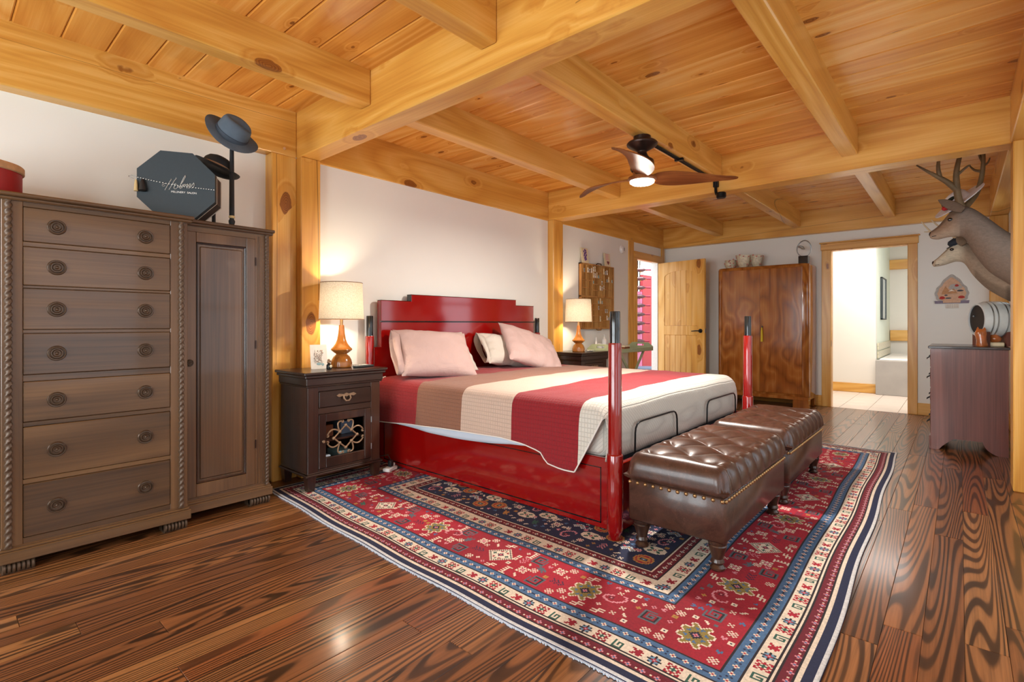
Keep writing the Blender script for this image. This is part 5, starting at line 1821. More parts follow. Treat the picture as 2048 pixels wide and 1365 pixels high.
for half, (za, zb) in enumerate(((TZ0 + 0.016, 1.438), (1.456, TZ1 - 0.016))):
    for c in range(3):
        xa = TX0 + 0.016 + c * cw3
        for k in range(6):
            x_ = xa + cw3 * (k + 1) / 6
            wd_ = 0.012 if k == 5 else 0.0055
            if k == 5 and c == 2:
                continue
            o_ = obj('slat', MB().box(x_ - wd_ / 2, x_ + wd_ / 2, TY, 3.583, za, zb), 'oak_tray', tt, fix=False)
        nh = (4, 5, 4)[c]
        for k in range(1, nh):
            z_ = za + (zb - za) * k / nh
            obj('slat', MB().box(xa, xa + cw3, TY + 0.001, 3.583, z_ - 0.003, z_ + 0.003), 'oak_tray', tt, fix=False)
            for q in range(6):
                cells.append((xa + cw3 * (q + 0.5) / 6, z_ + 0.003))
rr = random.Random(21)
rr.shuffle(cells)
tk = []
TCOL = ['paper', 'steel', 'cream_base', 'card_teal', 'pink_print', 'gold_peg', 'sage_paint']
for k, (x_, z_) in enumerate(cells[:34]):
    if k < 4:
        h_ = (0.062, 0.05, 0.075, 0.04)[k]
        mb = MB().lathe([(0.0, 0), (0.013, 0), (0.012, h_ * 0.35), (0.007, h_ * 0.55), (0.011, h_ * 0.75), (0.008, h_ * 0.95), (0.0, h_)], (0, 0, 0), 8)
        o_ = obj('trinket', mb, TCOL[k], None, True)
        tk.append(o_)
    else:
        o_ = inst('trinket', tk[k % 4])
    tag(o_, 'tiny %s trinket in the %s %s of the printers tray' % (('white', 'silver', 'cream', 'pale teal')[k % 4], 'upper' if z_ > 1.45 else 'lower', 'left third' if x_ < 5.63 else ('middle third' if x_ < 5.89 else 'right third')), 'trinket', 'trinkets in the printers tray')
    o_.location = (x_, 3.560, z_ + 0.0003)

cdz = TZ1 + 0.0005
gp = thing('grape_card', 'small cream card with purple grapes on top of the printers tray', 'card', (5.45, 3.55, cdz))
mt_ = Matrix.Translation((5.455, 3.548, cdz)) @ Euler((math.radians(-6), 0, 0)).to_matrix().to_4x4()
obj('card', MB().box(-0.075, 0.075, -0.004, 0.004, 0.0, 0.19, 0.001).xf(mt_), 'cream_base', gp)
g_ = MB()
for k in range(13):
    g_.sphere((0.005 + 0.026 * math.sin(k * 2.4) * (1 if k < 8 else 0.7), -0.005, 0.165 - k * 0.0105), 0.014, 8, 5, (1, 0.35, 1))
obj('printed_grapes', g_.xf(mt_), 'grape', gp, True)
hc = thing('heart_card', 'small pink lettered card with dark heart on top of the printers tray', 'card', (6.0, 3.55, cdz))
mt_ = Matrix.Translation((5.995, 3.548, cdz)) @ Euler((math.radians(-6), 0, 0)).to_matrix().to_4x4()
obj('card', MB().box(-0.072, 0.072, -0.004, 0.004, 0.0, 0.175, 0.001).xf(mt_), 'cream_base', hc)
l_ = MB()
for k in range(5):
    l_.box(-0.04 + 0.004 * (k % 2), 0.045 - 0.008 * (k % 3), -0.0055, -0.004, 0.088 + k * 0.017, 0.096 + k * 0.017)
obj('printed_lines', l_.xf(mt_), 'pink_print', hc)
hp = [(0.0, 0.02), (0.028, 0.05), (0.03, 0.066), (0.016, 0.074), (0.0, 0.064), (-0.016, 0.074), (-0.03, 0.066), (-0.028, 0.05)]
obj('printed_heart', MB().prism([(x + 0.015, z) for x, z in hp], 'y', -0.006, -0.004).xf(mt_), 'heart_print', hc)

th_ = thing('thermostat', 'round white thermostat on the wall beside the doorway post', 'thermostat', (6.45, 3.59, 2.15))
obj('plate', MB().lathe([(0.0, -0.030), (0.038, -0.030), (0.046, -0.024), (0.050, -0.008), (0.058, -0.006), (0.060, 0.0), (0.0, 0.0)], (6.45, 3.5895, 2.15), 28, 'y'), 'white_plastic', th_, True)
obj('dial', MB().box(6.465, 6.475, 3.557, 3.561, 2.13, 2.17), 'frame_dark', th_)

# folding tray table with toiletries
tb = thing('tray_table', 'sage green folding tray table beside the far nightstand', 'table', (6.02, 3.36, 0))
TBX0, TBX1, TBY0, TBY1 = 5.50, 6.53, 3.17, 3.53
obj('tray_base', MB().box(TBX0, TBX1, TBY0, TBY1, 0.742, 0.757, 0.002), 'sage_paint', tb)
obj('long_side', MB().box(TBX0, TBX1, TBY0 - 0.012, TBY0, 0.735, 0.785, 0.003), 'sage_paint', tb)
obj('long_side', MB().box(TBX0, TBX1, TBY1, TBY1 + 0.012, 0.735, 0.785, 0.003), 'sage_paint', tb)
for x0 in (TBX0 - 0.012, TBX1):
    e_ = MB()
    yc = (TBY0 + TBY1) / 2
    out = [(TBY0 - 0.01, 0.735), (TBY1 + 0.01, 0.735), (TBY1 + 0.01, 0.79), (yc + 0.12, 0.845), (yc - 0.12, 0.845), (TBY0 - 0.01, 0.79)]
    hole = [(yc - 0.055, 0.797), (yc + 0.055, 0.797), (yc + 0.055, 0.823), (yc - 0.055, 0.823)]
    # four pieces round the handle hole
    e_.prism([(TBY0 - 0.01, 0.735), (TBY1 + 0.01, 0.735), (TBY1 + 0.01, 0.79), (yc + 0.055, 0.797), (yc - 0.055, 0.797), (TBY0 - 0.01, 0.79)], 'x', x0, x0 + 0.012)
    e_.prism([(yc + 0.055, 0.797), (TBY1 + 0.01, 0.79), (yc + 0.12, 0.845), (yc + 0.055, 0.845)], 'x', x0, x0 + 0.012)
    e_.prism([(TBY0 - 0.01, 0.79), (yc - 0.055, 0.797), (yc - 0.055, 0.845), (yc - 0.12, 0.845)], 'x', x0, x0 + 0.012)
    e_.prism([(yc - 0.055, 0.823), (yc + 0.055, 0.823), (yc + 0.055, 0.845), (yc - 0.055, 0.845)], 'x', x0, x0 + 0.012)
    obj('handle_end', e_, 'sage_paint', tb)
for y_ in (TBY0 + 0.01, TBY1 - 0.03):
    for s_ in (-1, 1):
        xa, xb = (5.68, 6.36) if s_ > 0 else (6.36, 5.68)
        yo = y_ + (0.0 if s_ > 0 else 0.02)
        w_ = 0.022
        obj('leg', MB().prism([(xa - w_, 0.742), (xa + w_, 0.742), (xb + w_, 0.0), (xb - w_, 0.0)], 'y', yo, yo + 0.018), 'sage_paint', tb)
ZB2 = 0.7575
lb = thing('lotion_bottle', 'white pump lotion bottle on the tray table', 'bottle', (5.80, 3.48, ZB2))
obj('bottle', MB().lathe([(0.0, 0), (0.032, 0), (0.034, 0.005), (0.033, 0.12), (0.022, 0.145), (0.012, 0.150), (0.012, 0.17), (0.0, 0.17)], (0, 0, 0), 18, ), 'white_plastic', lb, True, world=False)
obj('pump', MB().lathe([(0.005, 0.17), (0.005, 0.195), (0.0, 0.195)], (0, 0, 0), 10).box(-0.008, 0.045, -0.007, 0.007, 0.19, 0.202, 0.003), 'white_plastic', lb, world=False)
cbt = thing('cone_bottle', 'white cone shaped bottle at the left of the tray table', 'bottle', (5.60, 3.48, ZB2))
obj('bottle', MB().lathe([(0.0, 0), (0.026, 0), (0.027, 0.004), (0.020, 0.06), (0.013, 0.115), (0.009, 0.12), (0.007, 0.17), (0.0, 0.172)], (0, 0, 0), 16), 'white_plastic', cbt, True, world=False)
jr = thing('cream_jar', 'short white jar between the two bottles on the tray table', 'jar', (5.70, 3.49, ZB2))
obj('jar', MB().lathe([(0.0, 0), (0.036, 0), (0.038, 0.005), (0.038, 0.06), (0.0, 0.06)], (0, 0, 0), 18), 'white_plastic', jr, True, world=False)
obj('lid', MB().lathe([(0.040, 0.058), (0.040, 0.085), (0.036, 0.09), (0.0, 0.09)], (0, 0, 0), 18), 'white_plastic', jr, True, world=False)
wb = thing('wooden_box', 'small brown box in the front of the tray table', 'box', (5.9, 3.28, ZB2))
obj('body', MB().box(5.84, 5.98, 3.21, 3.31, ZB2, ZB2 + 0.045, 0.003), 'tray_red', wb)
obj('lid', MB().box(5.837, 5.983, 3.207, 3.313, ZB2 + 0.045, ZB2 + 0.062, 0.003), 'cream_base', wb)
tag(obj('dish', MB().lathe([(0.0, 0), (0.025, 0), (0.045, 0.008), (0.047, 0.010), (0.0, 0.006)], (5.18, 3.30, 0.7757), 20), 'white_plastic', None, True), 'small white dish lying right of the far lamp', 'dish')

# ================================================================== ARMOIRE
am = thing('armoire', 'rounded walnut burl armoire with two doors against the end wall', 'armoire', (7.64, 2.03, 0))
AX0, AX1, AY0, AY1, AZ0, AZ1 = 7.425, 7.872, 1.452, 2.612, 0.152, 1.885
R_ = 0.075


def arm_outline(ins, r):
    p = [(AX1 - ins, AY0 + ins), (AX1 - ins, AY1 - ins)]
    p += arc(AX0 + ins + r, AY1 - ins - r, r, PI / 2, PI, 8)
    p += arc(AX0 + ins + r, AY0 + ins + r, r, PI, 3 * PI / 2, 8)
    return p


rings = []
for ins, z in ((0.004, AZ0), (0.0, AZ0 + 0.006), (0.0, AZ1 - 0.03), (0.006, AZ1 - 0.010), (0.016, AZ1 - 0.002), (0.03, AZ1)):
    rings.append([(x, y, z) for x, y in arm_outline(ins, R_ - ins * 0.5)])
obj('carcass', MB().loft(rings), 'walnut', am, True, 40)
for y0, y1, kn in ((2.0395, 2.535, 'door'), (1.530, 2.0375, 'door')):
    d_ = obj(kn, MB().box(AX0 - 0.010, AX0 + 0.004, y0, y1, AZ0 + 0.03, AZ1 - 0.045, 0.003), 'walnut', am)
    if y0 < 2:
        obj('keyhole_plate', MB().lathe([(0.0, -0.006), (0.012, -0.005), (0.014, 0.0), (0.0, 0.0)], (AX0 - 0.010, 2.008, 1.06), 12, 'x'), 'bronze_metal', d_, True)
        obj('key', MB().tube([(AX0 - 0.012, 2.008, 1.06), (AX0 - 0.04, 2.008, 1.06)], 0.004, 6), 'bronze_metal', d_, True)
        obj('tassel', MB().lathe([(0.003, 0.06), (0.008, 0.05), (0.008, 0.03), (0.011, 0.01), (0.015, -0.13), (0.0, -0.13)], (AX0 - 0.034, 2.006, 0.99), 12).tube([(AX0 - 0.034, 2.008, 1.062), (AX0 - 0.034, 2.006, 1.04)], 0.002, 5), 'yellow_tassel', d_, True)
for y_ in (1.515, 1.497, 2.55, 2.567):
    obj('corner_bead', MB().tube([(AX0 + 0.008 + (0.012 if y_ in (1.497, 2.567) else 0), y_, AZ0 + 0.02), (AX0 + 0.008 + (0.012 if y_ in (1.497, 2.567) else 0), y_, AZ1 - 0.03)], 0.006, 8), 'walnut', am, True)
obj('base_rail', MB().box(AX0 + 0.004, AX1 - 0.01, AY0 + 0.01, AY1 - 0.01, 0.11, AZ0, 0.002), 'walnut', am)
for x0, x1 in ((AX0 + 0.008, AX0 + 0.11), (AX1 - 0.10, AX1 - 0.01)):
    for y0, y1 in ((AY0 + 0.006, AY0 + 0.19), (AY1 - 0.19, AY1 - 0.006)):
        obj('foot', MB().box(x0, x1, y0, y1, 0, 0.112, 0.004), 'walnut', am)

AT = AZ1 + 0.0004


def pot(name, label, loc, prof, mat):
    r_ = thing(name, label, 'vase', loc)
    obj('body', MB().lathe(prof, (0, 0, 0), 22), mat, r_, True, 60, world=False)
    fl_ = MB()
    rg = random.Random(len(label))
    for k in range(16):
        a = rg.uniform(0, 2 * PI)
        i = rg.randrange(2, len(prof) - 4)
        r0, z0 = prof[i]
        fl_.sphere((r0 * math.cos(a), r0 * math.sin(a), z0 + rg.uniform(-0.01, 0.01)), 0.013, 7, 5, (1, 1, 0.8))
    obj('flower_relief', fl_, 'pot_pink', r_, True, world=False)['kind'] = 'stuff'
    return r_


pot('floral_bowl', 'small floral bowl at the left of the armoire top', (7.62, 2.49, AT), [(0.0, 0), (0.045, 0), (0.05, 0.006), (0.072, 0.04), (0.080, 0.075), (0.074, 0.11), (0.070, 0.125), (0.062, 0.12), (0.066, 0.08), (0.04, 0.02), (0.0, 0.016)], 'shell_floral')
pot('floral_vase', 'larger floral vase in the middle of the armoire top', (7.60, 2.305, AT), [(0.0, 0), (0.04, 0), (0.044, 0.006), (0.07, 0.05), (0.082, 0.10), (0.088, 0.15), (0.096, 0.18), (0.086, 0.175), (0.07, 0.1), (0.04, 0.02), (0.0, 0.016)], 'shell_floral')
pot('pink_floral_vase', 'pink and cream floral vase right of the larger vase', (7.66, 2.15, AT), [(0.0, 0), (0.036, 0), (0.04, 0.006), (0.062, 0.05), (0.070, 0.10), (0.076, 0.145), (0.084, 0.172), (0.074, 0.167), (0.06, 0.1), (0.034, 0.02), (0.0, 0.016)], 'shell_floral')
sc_ = thing('ring_sculpture', 'silver looped ring sculpture on a black block atop the armoire', 'sculpture', (7.60, 1.545, AT))
obj('block', MB().box(-0.055, 0.055, -0.055, 0.055, 0, 0.105, 0.003), 'black_lacquer', sc_, world=False)
p_ = []
for k in range(41):
    a = -PI / 2 - 0.25 + 2 * PI * 1.02 * k / 40
    p_.append((0.018 * math.sin(a * 2), 0.082 * math.cos(a), 0.205 + 0.105 * math.sin(a)))
obj('ring', MB().tube(p_, [0.006 + 0.006 * abs(math.sin(k / 40 * PI)) for k in range(41)], 10, True, 0.6), 'steel', sc_, True, world=False)
p2 = [(0.01, 0.085, 0.235), (0.02, 0.05, 0.245), (0.0, 0.01, 0.225), (-0.015, -0.01, 0.195), (0.0, 0.02, 0.20), (0.015, 0.05, 0.225), (0.01, 0.08, 0.24)]
obj('knot', MB().tube(p2, 0.010, 8), 'steel', sc_, True, world=False)

# ================================================================== CEILING FAN
cf = thing('ceiling_fan', 'three blade wooden ceiling fan with lit lamp under the middle joist', 'ceiling fan', (3.29, 1.672, ZJ))
cfp = [(0.0, 0.0), (0.060, 0.0), (0.060, -0.030), (0.064, -0.034), (0.098, -0.040), (0.106, -0.050), (0.104, -0.060), (0.090, -0.072), (0.055, -0.092), (0.034, -0.105), (0.032, -0.112), (0.038, -0.130), (0.052, -0.150), (0.076, -0.166), (0.080, -0.172), (0.080, -0.190), (0.083, -0.192), (0.083, -0.206), (0.080, -0.208), (0.080, -0.228), (0.072, -0.240), (0.0, -0.240)]
obj('motor', MB().lathe([(r0, h0) for r0, h0 in cfp], (0, 0, 0), 36), 'bronze_metal', cf, True, 35, world=False)
obj('hub', MB().lathe([(0.062, -0.238), (0.062, -0.272), (0.095, -0.285), (0.098, -0.300), (0.09, -0.312), (0.0, -0.312)], (0, 0, 0), 32), 'fan_wood', cf, True, 35, world=False)
obj('light_disc', MB().lathe([(0.082, -0.310), (0.082, -0.322), (0.07, -0.330), (0.0, -0.333)], (0, 0, 0), 32), 'led_glow', cf, True, world=False)
bmesh_v, nb = MB(), 24
top, bot = [], []
for k in range(nb + 1):
    u = k / nb
    x = 0.07 + 0.605 * u
    w0 = 0.030 + 0.058 * math.sin(PI * min(1, u * 1.15) ** 0.75) * (1 - 0.25 * u)
    w0 = w0 * (1 if u < 0.9 else max(0.25, 1 - ((u - 0.9) / 0.1) ** 2 * 0.75))
    off_ = 0.055 * math.sin(PI * u) - 0.05 * u * u
    tw = -math.radians(20 * (1 - 0.55 * u))
    zc_ = -0.282 + 0.012 * math.sin(PI * u)
    for s_ in (-1, 1):
        yy = off_ + s_ * w0
        z_ = zc_ + s_ * w0 * math.tan(tw)
        top.append((x, yy, z_ + 0.004))
        bot.append((x, yy, z_ - 0.004))
rings = [[top[2 * k], top[2 * k + 1], bot[2 * k + 1], bot[2 * k]] for k in range(nb + 1)]
bl = obj('blade', MB().loft(rings), 'fan_wood', cf, True, 40, world=False)
bl.rotation_euler = (0, 0, math.radians(-43))
for a in (77, 197):
    inst('blade', bl, cf, (0, 0, 0), (0, 0, math.radians(a)))
d = bpy.data.lights.new('fan_light', 'AREA')
d.shape, d.size, d.energy, d.color = 'DISK', 0.15, 38, (1.0, 0.93, 0.84)
o_ = bpy.data.objects.new('fan_light', d)
COL.objects.link(o_)
o_.parent = cf
o_.location = (0, 0, -0.337)

cdt = thing('conduit', 'black wiring conduit clipped under the fan joist', 'conduit', (4.05, 1.672, ZJ))
obj('pipe', MB().tube([(3.385, 1.680, 2.398), (4.722, 1.680, 2.398)], 0.0075, 8), 'black_metal', cdt, True)
obj('pipe', MB().tube([(3.385, 1.662, 2.399), (4.722, 1.662, 2.399)], 0.0065, 8), 'black_metal', cdt, True)
obj('clip', MB().box(3.90, 3.925, 1.635, 1.705, 2.388, 2.408, 0.003), 'black_metal', cdt)
sp_ = thing('spotlight', 'small black swivel spotlight on the cross beam beyond the fan', 'spotlight', (4.70, 1.66, 2.36))
obj('mount', MB().tube([(4.712, 1.668, 2.392), (4.708, 1.668, 2.38), (4.702, 1.664, 2.30)], [0.018, 0.011, 0.013], 12).box(4.70, 4.732, 1.645, 1.69, 2.34, 2.40, 0.004), 'black_metal', sp_, True)
obj('arm', MB().tube([(4.702, 1.664, 2.30), (4.698, 1.655, 2.272), (4.69, 1.63, 2.256)], 0.013, 10), 'black_metal', sp_, True)
obj('head', MB().lathe([(0.0, 0), (0.034, 0.0), (0.042, 0.008), (0.042, 0.045), (0.034, 0.052), (0.0, 0.052)], (4.685, 1.61, 2.226), 22, 'z'), 'black_metal', sp_, True)

# ================================================================== CHEST, BARREL AND FIGURINES
chs = thing('chest_of_drawers', 'reddish brown chest of drawers seen from its side below the deer', 'chest of drawers', (6.18, -0.05, 0))
HX0, HX1, HY0, HY1 = 5.832, 6.52, -0.30, 0.195
side = [(HY0, 0), (HY0 + 0.055, 0)] + [(HY0 + 0.055 + 0.10 * math.sin(a), 0.105 * (1 - math.cos(a)) ** 0.8) for a in [PI / 2 * k / 6 for k in range(1, 7)]] + [(HY1 - 0.155 + 0.10 * (1 - math.cos(a)) ** 1.0, 0.105 * math.cos(a) ** 0.8 if math.cos(a) > 0 else 0) for a in [PI / 2 * k / 6 for k in range(0, 7)]] + [(HY1 - 0.055, 0), (HY1, 0), (HY1, 0.885), (HY0, 0.885)]
ded = []
for p in side:
    if not ded or (abs(p[0] - ded[-1][0]) + abs(p[1] - ded[-1][1])) > 1e-4:
        ded.append(p)
for x0 in (HX0, HX1 - 0.022):
    obj('side_panel', MB().prism(ded, 'x', x0, x0 + 0.022), 'cherry_z', chs)
obj('back_panel', MB().box(HX0 + 0.02, HX1 - 0.02, HY0 + 0.002, HY0 + 0.014, 0.11, 0.884), 'cherry_z', chs)
obj('bottom', MB().box(HX0 + 0.02, HX1 - 0.02, HY0 + 0.014, HY1 - 0.02, 0.11, 0.125), 'cherry_z', chs)
obj('apron', MB().box(HX0 - 0.004, HX1 + 0.004, HY1 - 0.002, HY1 + 0.010, 0.0, 0.115, 0.003), 'cherry_z', chs)
obj('top', MB().box(HX0 - 0.022, HX1 + 0.022, HY0 - 0.012, HY1 + 0.018, 0.884, 0.905, 0.004), 'ebony_x', chs)
zz = [0.125, 0.335, 0.535, 0.715, 0.880]
for k in range(4):
    dw = obj('drawer', MB().box(HX0 + 0.024, HX1 - 0.024, HY0 + 0.02, HY1 + 0.004, zz[k] + 0.004, zz[k + 1] - 0.004, 0.003), 'cherry_z', chs)
    for px in (HX0 + 0.13, HX1 - 0.13):
        zc_ = (zz[k] + zz[k + 1]) / 2
        pl_ = MB().box(px - 0.035, px + 0.035, HY1 + 0.004, HY1 + 0.008, zc_ - 0.018, zc_ + 0.022, 0.002)
        pl_.tube([(px - 0.03, HY1 + 0.008, zc_ + 0.008), (px - 0.028, HY1 + 0.028, zc_ - 0.006), (px, HY1 + 0.030, zc_ - 0.014), (px + 0.028, HY1 + 0.028, zc_ - 0.006), (px + 0.03, HY1 + 0.008, zc_ + 0.008)], 0.0045, 7)
        obj('bail_pull', pl_, 'black_metal', dw, True)
CT = 0.9054
bs_ = thing('barrel_stand', 'dark red wooden stand holding the silver barrel on the chest', 'stand', (6.22, -0.3, CT))
obj('back_board', MB().box(6.10, 6.46, -0.392, -0.362, CT, 1.30, 0.004), 'cherry_z', bs_)
for t_ in (0.035, 0.175):
    cx_, cy_ = 6.105 + 0.39 * t_, -0.108 - 0.92 * t_
    m_ = Matrix.Translation((cx_, cy_, CT)) @ Euler((0, 0, math.atan2(0.39, 0.92))).to_matrix().to_4x4()
    obj('cradle', MB().prism([(-0.11, 0), (0.11, 0), (0.11, 0.125)] + [(0.16 * math.sin(a), 0.232 - 0.1595 * math.cos(a)) for a in [0.68 - 1.36 * k / 10 for k in range(11)]] + [(-0.11, 0.125)], 'y', -0.014, 0.014).xf(m_), 'cherry_z', bs_)
ba = thing('barrel', 'small silver barrel with black end lying on its side on the chest', 'barrel', (6.15, -0.2, CT + 0.07))
ax_ = Vector((0.39, -0.92, 0)).normalized()
bm2 = frame_mat((6.105, -0.108, 1.137), ax_, (0, 0, 1))
bp = []
for k in range(13):
    u = k / 12
    bp.append((0.142 + 0.018 * math.sin(PI * u), 0.225 * u))
obj('staves', MB().lathe([(0.128, 0.012), (0.128, 0.0)] + bp + [(0.13, 0.225), (0.0, 0.22)], (0, 0, 0), 40, 'z', False).xf(bm2), 'barrel_silver', ba, True, 35)
obj('end_disc', MB().lathe([(0.0, 0.010), (0.130, 0.010), (0.130, 0.016), (0.0, 0.016)], (0, 0, 0), 40).xf(bm2), 'cord_black', ba, True, 35)
for u0 in (0.055, 0.085, 0.155, 0.19):
    r0 = 0.142 + 0.018 * math.sin(PI * u0 / 0.225)
    obj('hoop', MB().lathe([(r0 - 0.001, u0 - 0.005), (r0 + 0.0025, u0 - 0.005), (r0 + 0.0025, u0 + 0.005), (r0 - 0.001, u0 + 0.005)], (0, 0, 0), 40, 'z', False).xf(bm2), 'steel', ba, True, 35)
obj('tap', MB().sphere((0, 0, 0.004), 0.008, 8, 6).xf(bm2 @ Matrix.Translation((0.03, -0.05, 0))), 'steel', ba, True)


def figurine(name, label, loc, rings, mat):
    r_ = thing(name, label, 'figurine', loc)
    R2 = []
    for x, y, z, rx, ry in rings:
        R2.append([(x + rx * math.cos(2 * PI * k / 16), y + ry * math.sin(2 * PI * k / 16), z) for k in range(16)])
    obj('body', MB().loft(R2), mat, r_, True, 60, world=False)
    return r_


fx = figurine('fox_figurine', 'glossy orange fox figurine at the front of the chest top', (5.98, -0.142, CT), [(0, 0, 0, 0.030, 0.034), (0, 0, 0.012, 0.034, 0.040), (0, 0.002, 0.05, 0.026, 0.034), (0, 0.006, 0.08, 0.026, 0.036), (0, 0.008, 0.11, 0.026, 0.042), (0, 0.006, 0.135, 0.020, 0.034), (0, 0.008, 0.15, 0.010, 0.018)], 'ceramic_orange')
obj('ear', MB().lathe([(0.014, 0), (0.009, 0.018), (0.001, 0.034)], (0, 0.026, 0.135), 10), 'ceramic_orange', fx, True, world=False)
obj('ear', MB().lathe([(0.014, 0), (0.009, 0.014), (0.001, 0.026)], (0, -0.016, 0.138), 10), 'ceramic_orange', fx, True, world=False)
obj('snout', MB().lathe([(0.016, 0), (0.010, 0.018), (0.003, 0.03)], (-0.01, 0.006, 0.105), 10, 'x').xf(Matrix.Scale(1, 4)), 'ceramic_orange', fx, True, world=False)
ss_ = tag(obj('soap_stand', MB().box(6.03, 6.12, -0.285, -0.165, CT, CT + 0.034, 0.005), 'cream_base', None, True), 'cream block under the gourd shaped figurine on the chest', 'block')
gf = figurine('gourd_figurine', 'orange gourd shaped figurine with tall neck on the cream block', (6.075, -0.228, CT + 0.0345), [(0, 0, 0, 0.018, 0.020), (0, 0, 0.01, 0.034, 0.038), (0, 0, 0.03, 0.040, 0.044), (0, 0.004, 0.05, 0.034, 0.038), (0, 0.010, 0.066, 0.020, 0.024), (0, 0.016, 0.085, 0.012, 0.015), (0, 0.020, 0.11, 0.009, 0.012), (0, 0.026, 0.135, 0.005, 0.007), (0, 0.030, 0.145, 0.001, 0.002)], 'ceramic_orange')

# ================================================================== DEER MOUNTS


def fur_loft(rings, colfn, seg=28):
    """rings (y, zc, hh, hw); returns mesh builder and colours"""
    mb, cols = MB(), []
    pts = []
    # densify with smooth interpolation
    n = len(rings)
    dense = []
    for i in range(n - 1):
        p0, p1, p2, p3 = rings[max(i - 1, 0)], rings[i], rings[i + 1], rings[min(i + 2, n - 1)]
        for k in range(4):
            t_ = k / 4
            dense.append(tuple(0.5 * ((2 * p1[q]) + (-p0[q] + p2[q]) * t_ + (2 * p0[q] - 5 * p1[q] + 4 * p2[q] - p3[q]) * t_ ** 2 + (-p0[q] + 3 * p1[q] - 3 * p2[q] + p3[q]) * t_ ** 3) for q in range(4)))
    dense.append(rings[-1])
    R2 = []
    for (y, zc, hh, hw) in dense:
        ring = []
        for k in range(seg):
            a = 2 * PI * k / seg
            w_ = hw * (1 - 0.16 * math.sin(a)) if math.sin(a) > 0 else hw * (1 + 0.05 * math.sin(a))
            ring.append((w_ * math.cos(a), y, zc + hh * math.sin(a)))
            cols.append(colfn(y, math.sin(a), abs(math.cos(a))))
        R2.append(ring)
    mb.loft(R2)
    return mb, cols


def fur_obj(name, mb, cols, parent):
    me = bpy.data.meshes.new(name)
    me.from_pydata(mb.v, [], mb.f)
    me.polygons.foreach_set('use_smooth', [True] * len(me.polygons))
    at = me.color_attributes.new('Col', 'FLOAT_COLOR', 'POINT')
    at.data.foreach_set('color', [c for col in cols for c in col])
    bm = bmesh.new()
    bm.from_mesh(me)
    bmesh.ops.recalc_face_normals(bm, faces=bm.faces)
    bm.to_mesh(me)
    bm.free()
    me.materials.append(M['deer_fur'])
    o_ = bpy.data.objects.new(name, me)
    COL.objects.link(o_)
    o_.parent = parent
    return o_


def mixc(a, b, t_):
    t_ = max(0, min(1, t_))
    return tuple(x + (y - x) * t_ for x, y in zip(a, b))


BR, GR, LT, DK, CRM = lin('957a64'), lin('9c9086'), lin('d8c0a6'), lin('4a382c'), lin('f2e7ce')


def buck_col(y, s_, c_):
    base = mixc(GR, BR, 0.4 - s_ * 0.3)
    if y > 0.0:
        base = mixc(base, lin('a98a70'), (y - 0.0) / 0.06)
        base = mixc(base, LT, max(0, -s_) * 0.7)
        if s_ > 0.5:
            base = mixc(base, lin('6f5743'), 0.6)
    elif s_ > 0.6:
        base = mixc(base, lin('5d4c40'), (s_ - 0.6) * 1.6)
    return base


bk = thing('buck_mount', 'mounted buck head with tall antlers high on the wall', 'deer mount', (5.62, YR, 1.55))
BXC = 5.60
rings = [(-0.398, 1.53, 0.262, 0.170), (-0.30, 1.605, 0.205, 0.140), (-0.178, 1.727, 0.212, 0.115), (-0.09, 1.845, 0.185, 0.092), (-0.03, 1.930, 0.132, 0.078), (0.02, 1.936, 0.116, 0.074), (0.066, 1.921, 0.100, 0.066), (0.10, 1.895, 0.079, 0.054), (0.135, 1.868, 0.058, 0.043), (0.165, 1.856, 0.042, 0.036), (0.185, 1.853, 0.030, 0.030), (0.194, 1.853, 0.014, 0.016)]
mb, cl_ = fur_loft(rings, buck_col)
o_ = fur_obj('head_and_neck', mb, cl_, bk)
o_.location = (BXC - bk.location.x, -YR, -1.55)
BXF = lambda x, y, z: (BXC + x, y, z)


def ear(parent, base, tip, wid, mat_col, name='ear'):
    b, t_ = Vector(base), Vector(tip)
    mb, cols = MB(), []
    R2 = []
    for k in range(9):
        u = k / 8
        p = b.lerp(t_, u)
        w_ = wid * (math.sin(PI * min(1, 0.18 + u * 0.82)) ** 0.7) * (1 if u < 0.98 else 0.3) + 0.003
        dr_ = (t_ - b).normalized()
        sd = dr_.cross(Vector((1, 0, 0))).normalized()
        ring = []
        for q in range(12):
            a = 2 * PI * q / 12
            ring.append(tuple(p + sd * (w_ * math.cos(a)) + Vector((1, 0, 0)) * (0.012 * math.sin(a) * (1 - u * 0.7))))
            cols.append(mat_col)
        R2.append(ring)
    mb.loft(R2)
    e_ = fur_obj(name, mb, cols, parent)
    e_.location = -Vector(parent.location)
    return e_


ear(bk, BXF(-0.075, -0.02, 2.02), BXF(-0.12, 0.135, 2.12), 0.034, lin('7d6653'))
ear(bk, BXF(0.075, -0.02, 2.02), BXF(0.13, 0.12, 2.12), 0.034, lin('7d6653'))
for s_ in (-1, 1):
    obj('eye', MB().sphere(BXF(s_ * 0.062, 0.062, 1.958), 0.017, 12, 8, (0.6, 1, 0.9)), 'deer_eye', bk, True)
obj('nose_pad', MB().sphere(BXF(0, 0.186, 1.858), 0.022, 12, 8, (1.2, 0.6, 1)), 'deer_nose', bk, True)
obj('mouth', MB().tube([BXF(-0.036, 0.15, 1.838), BXF(-0.030, 0.175, 1.834), BXF(0, 0.19, 1.832), BXF(0.030, 0.175, 1.834), BXF(0.036, 0.15, 1.838)], 0.0028, 6), 'deer_nose', bk, True)


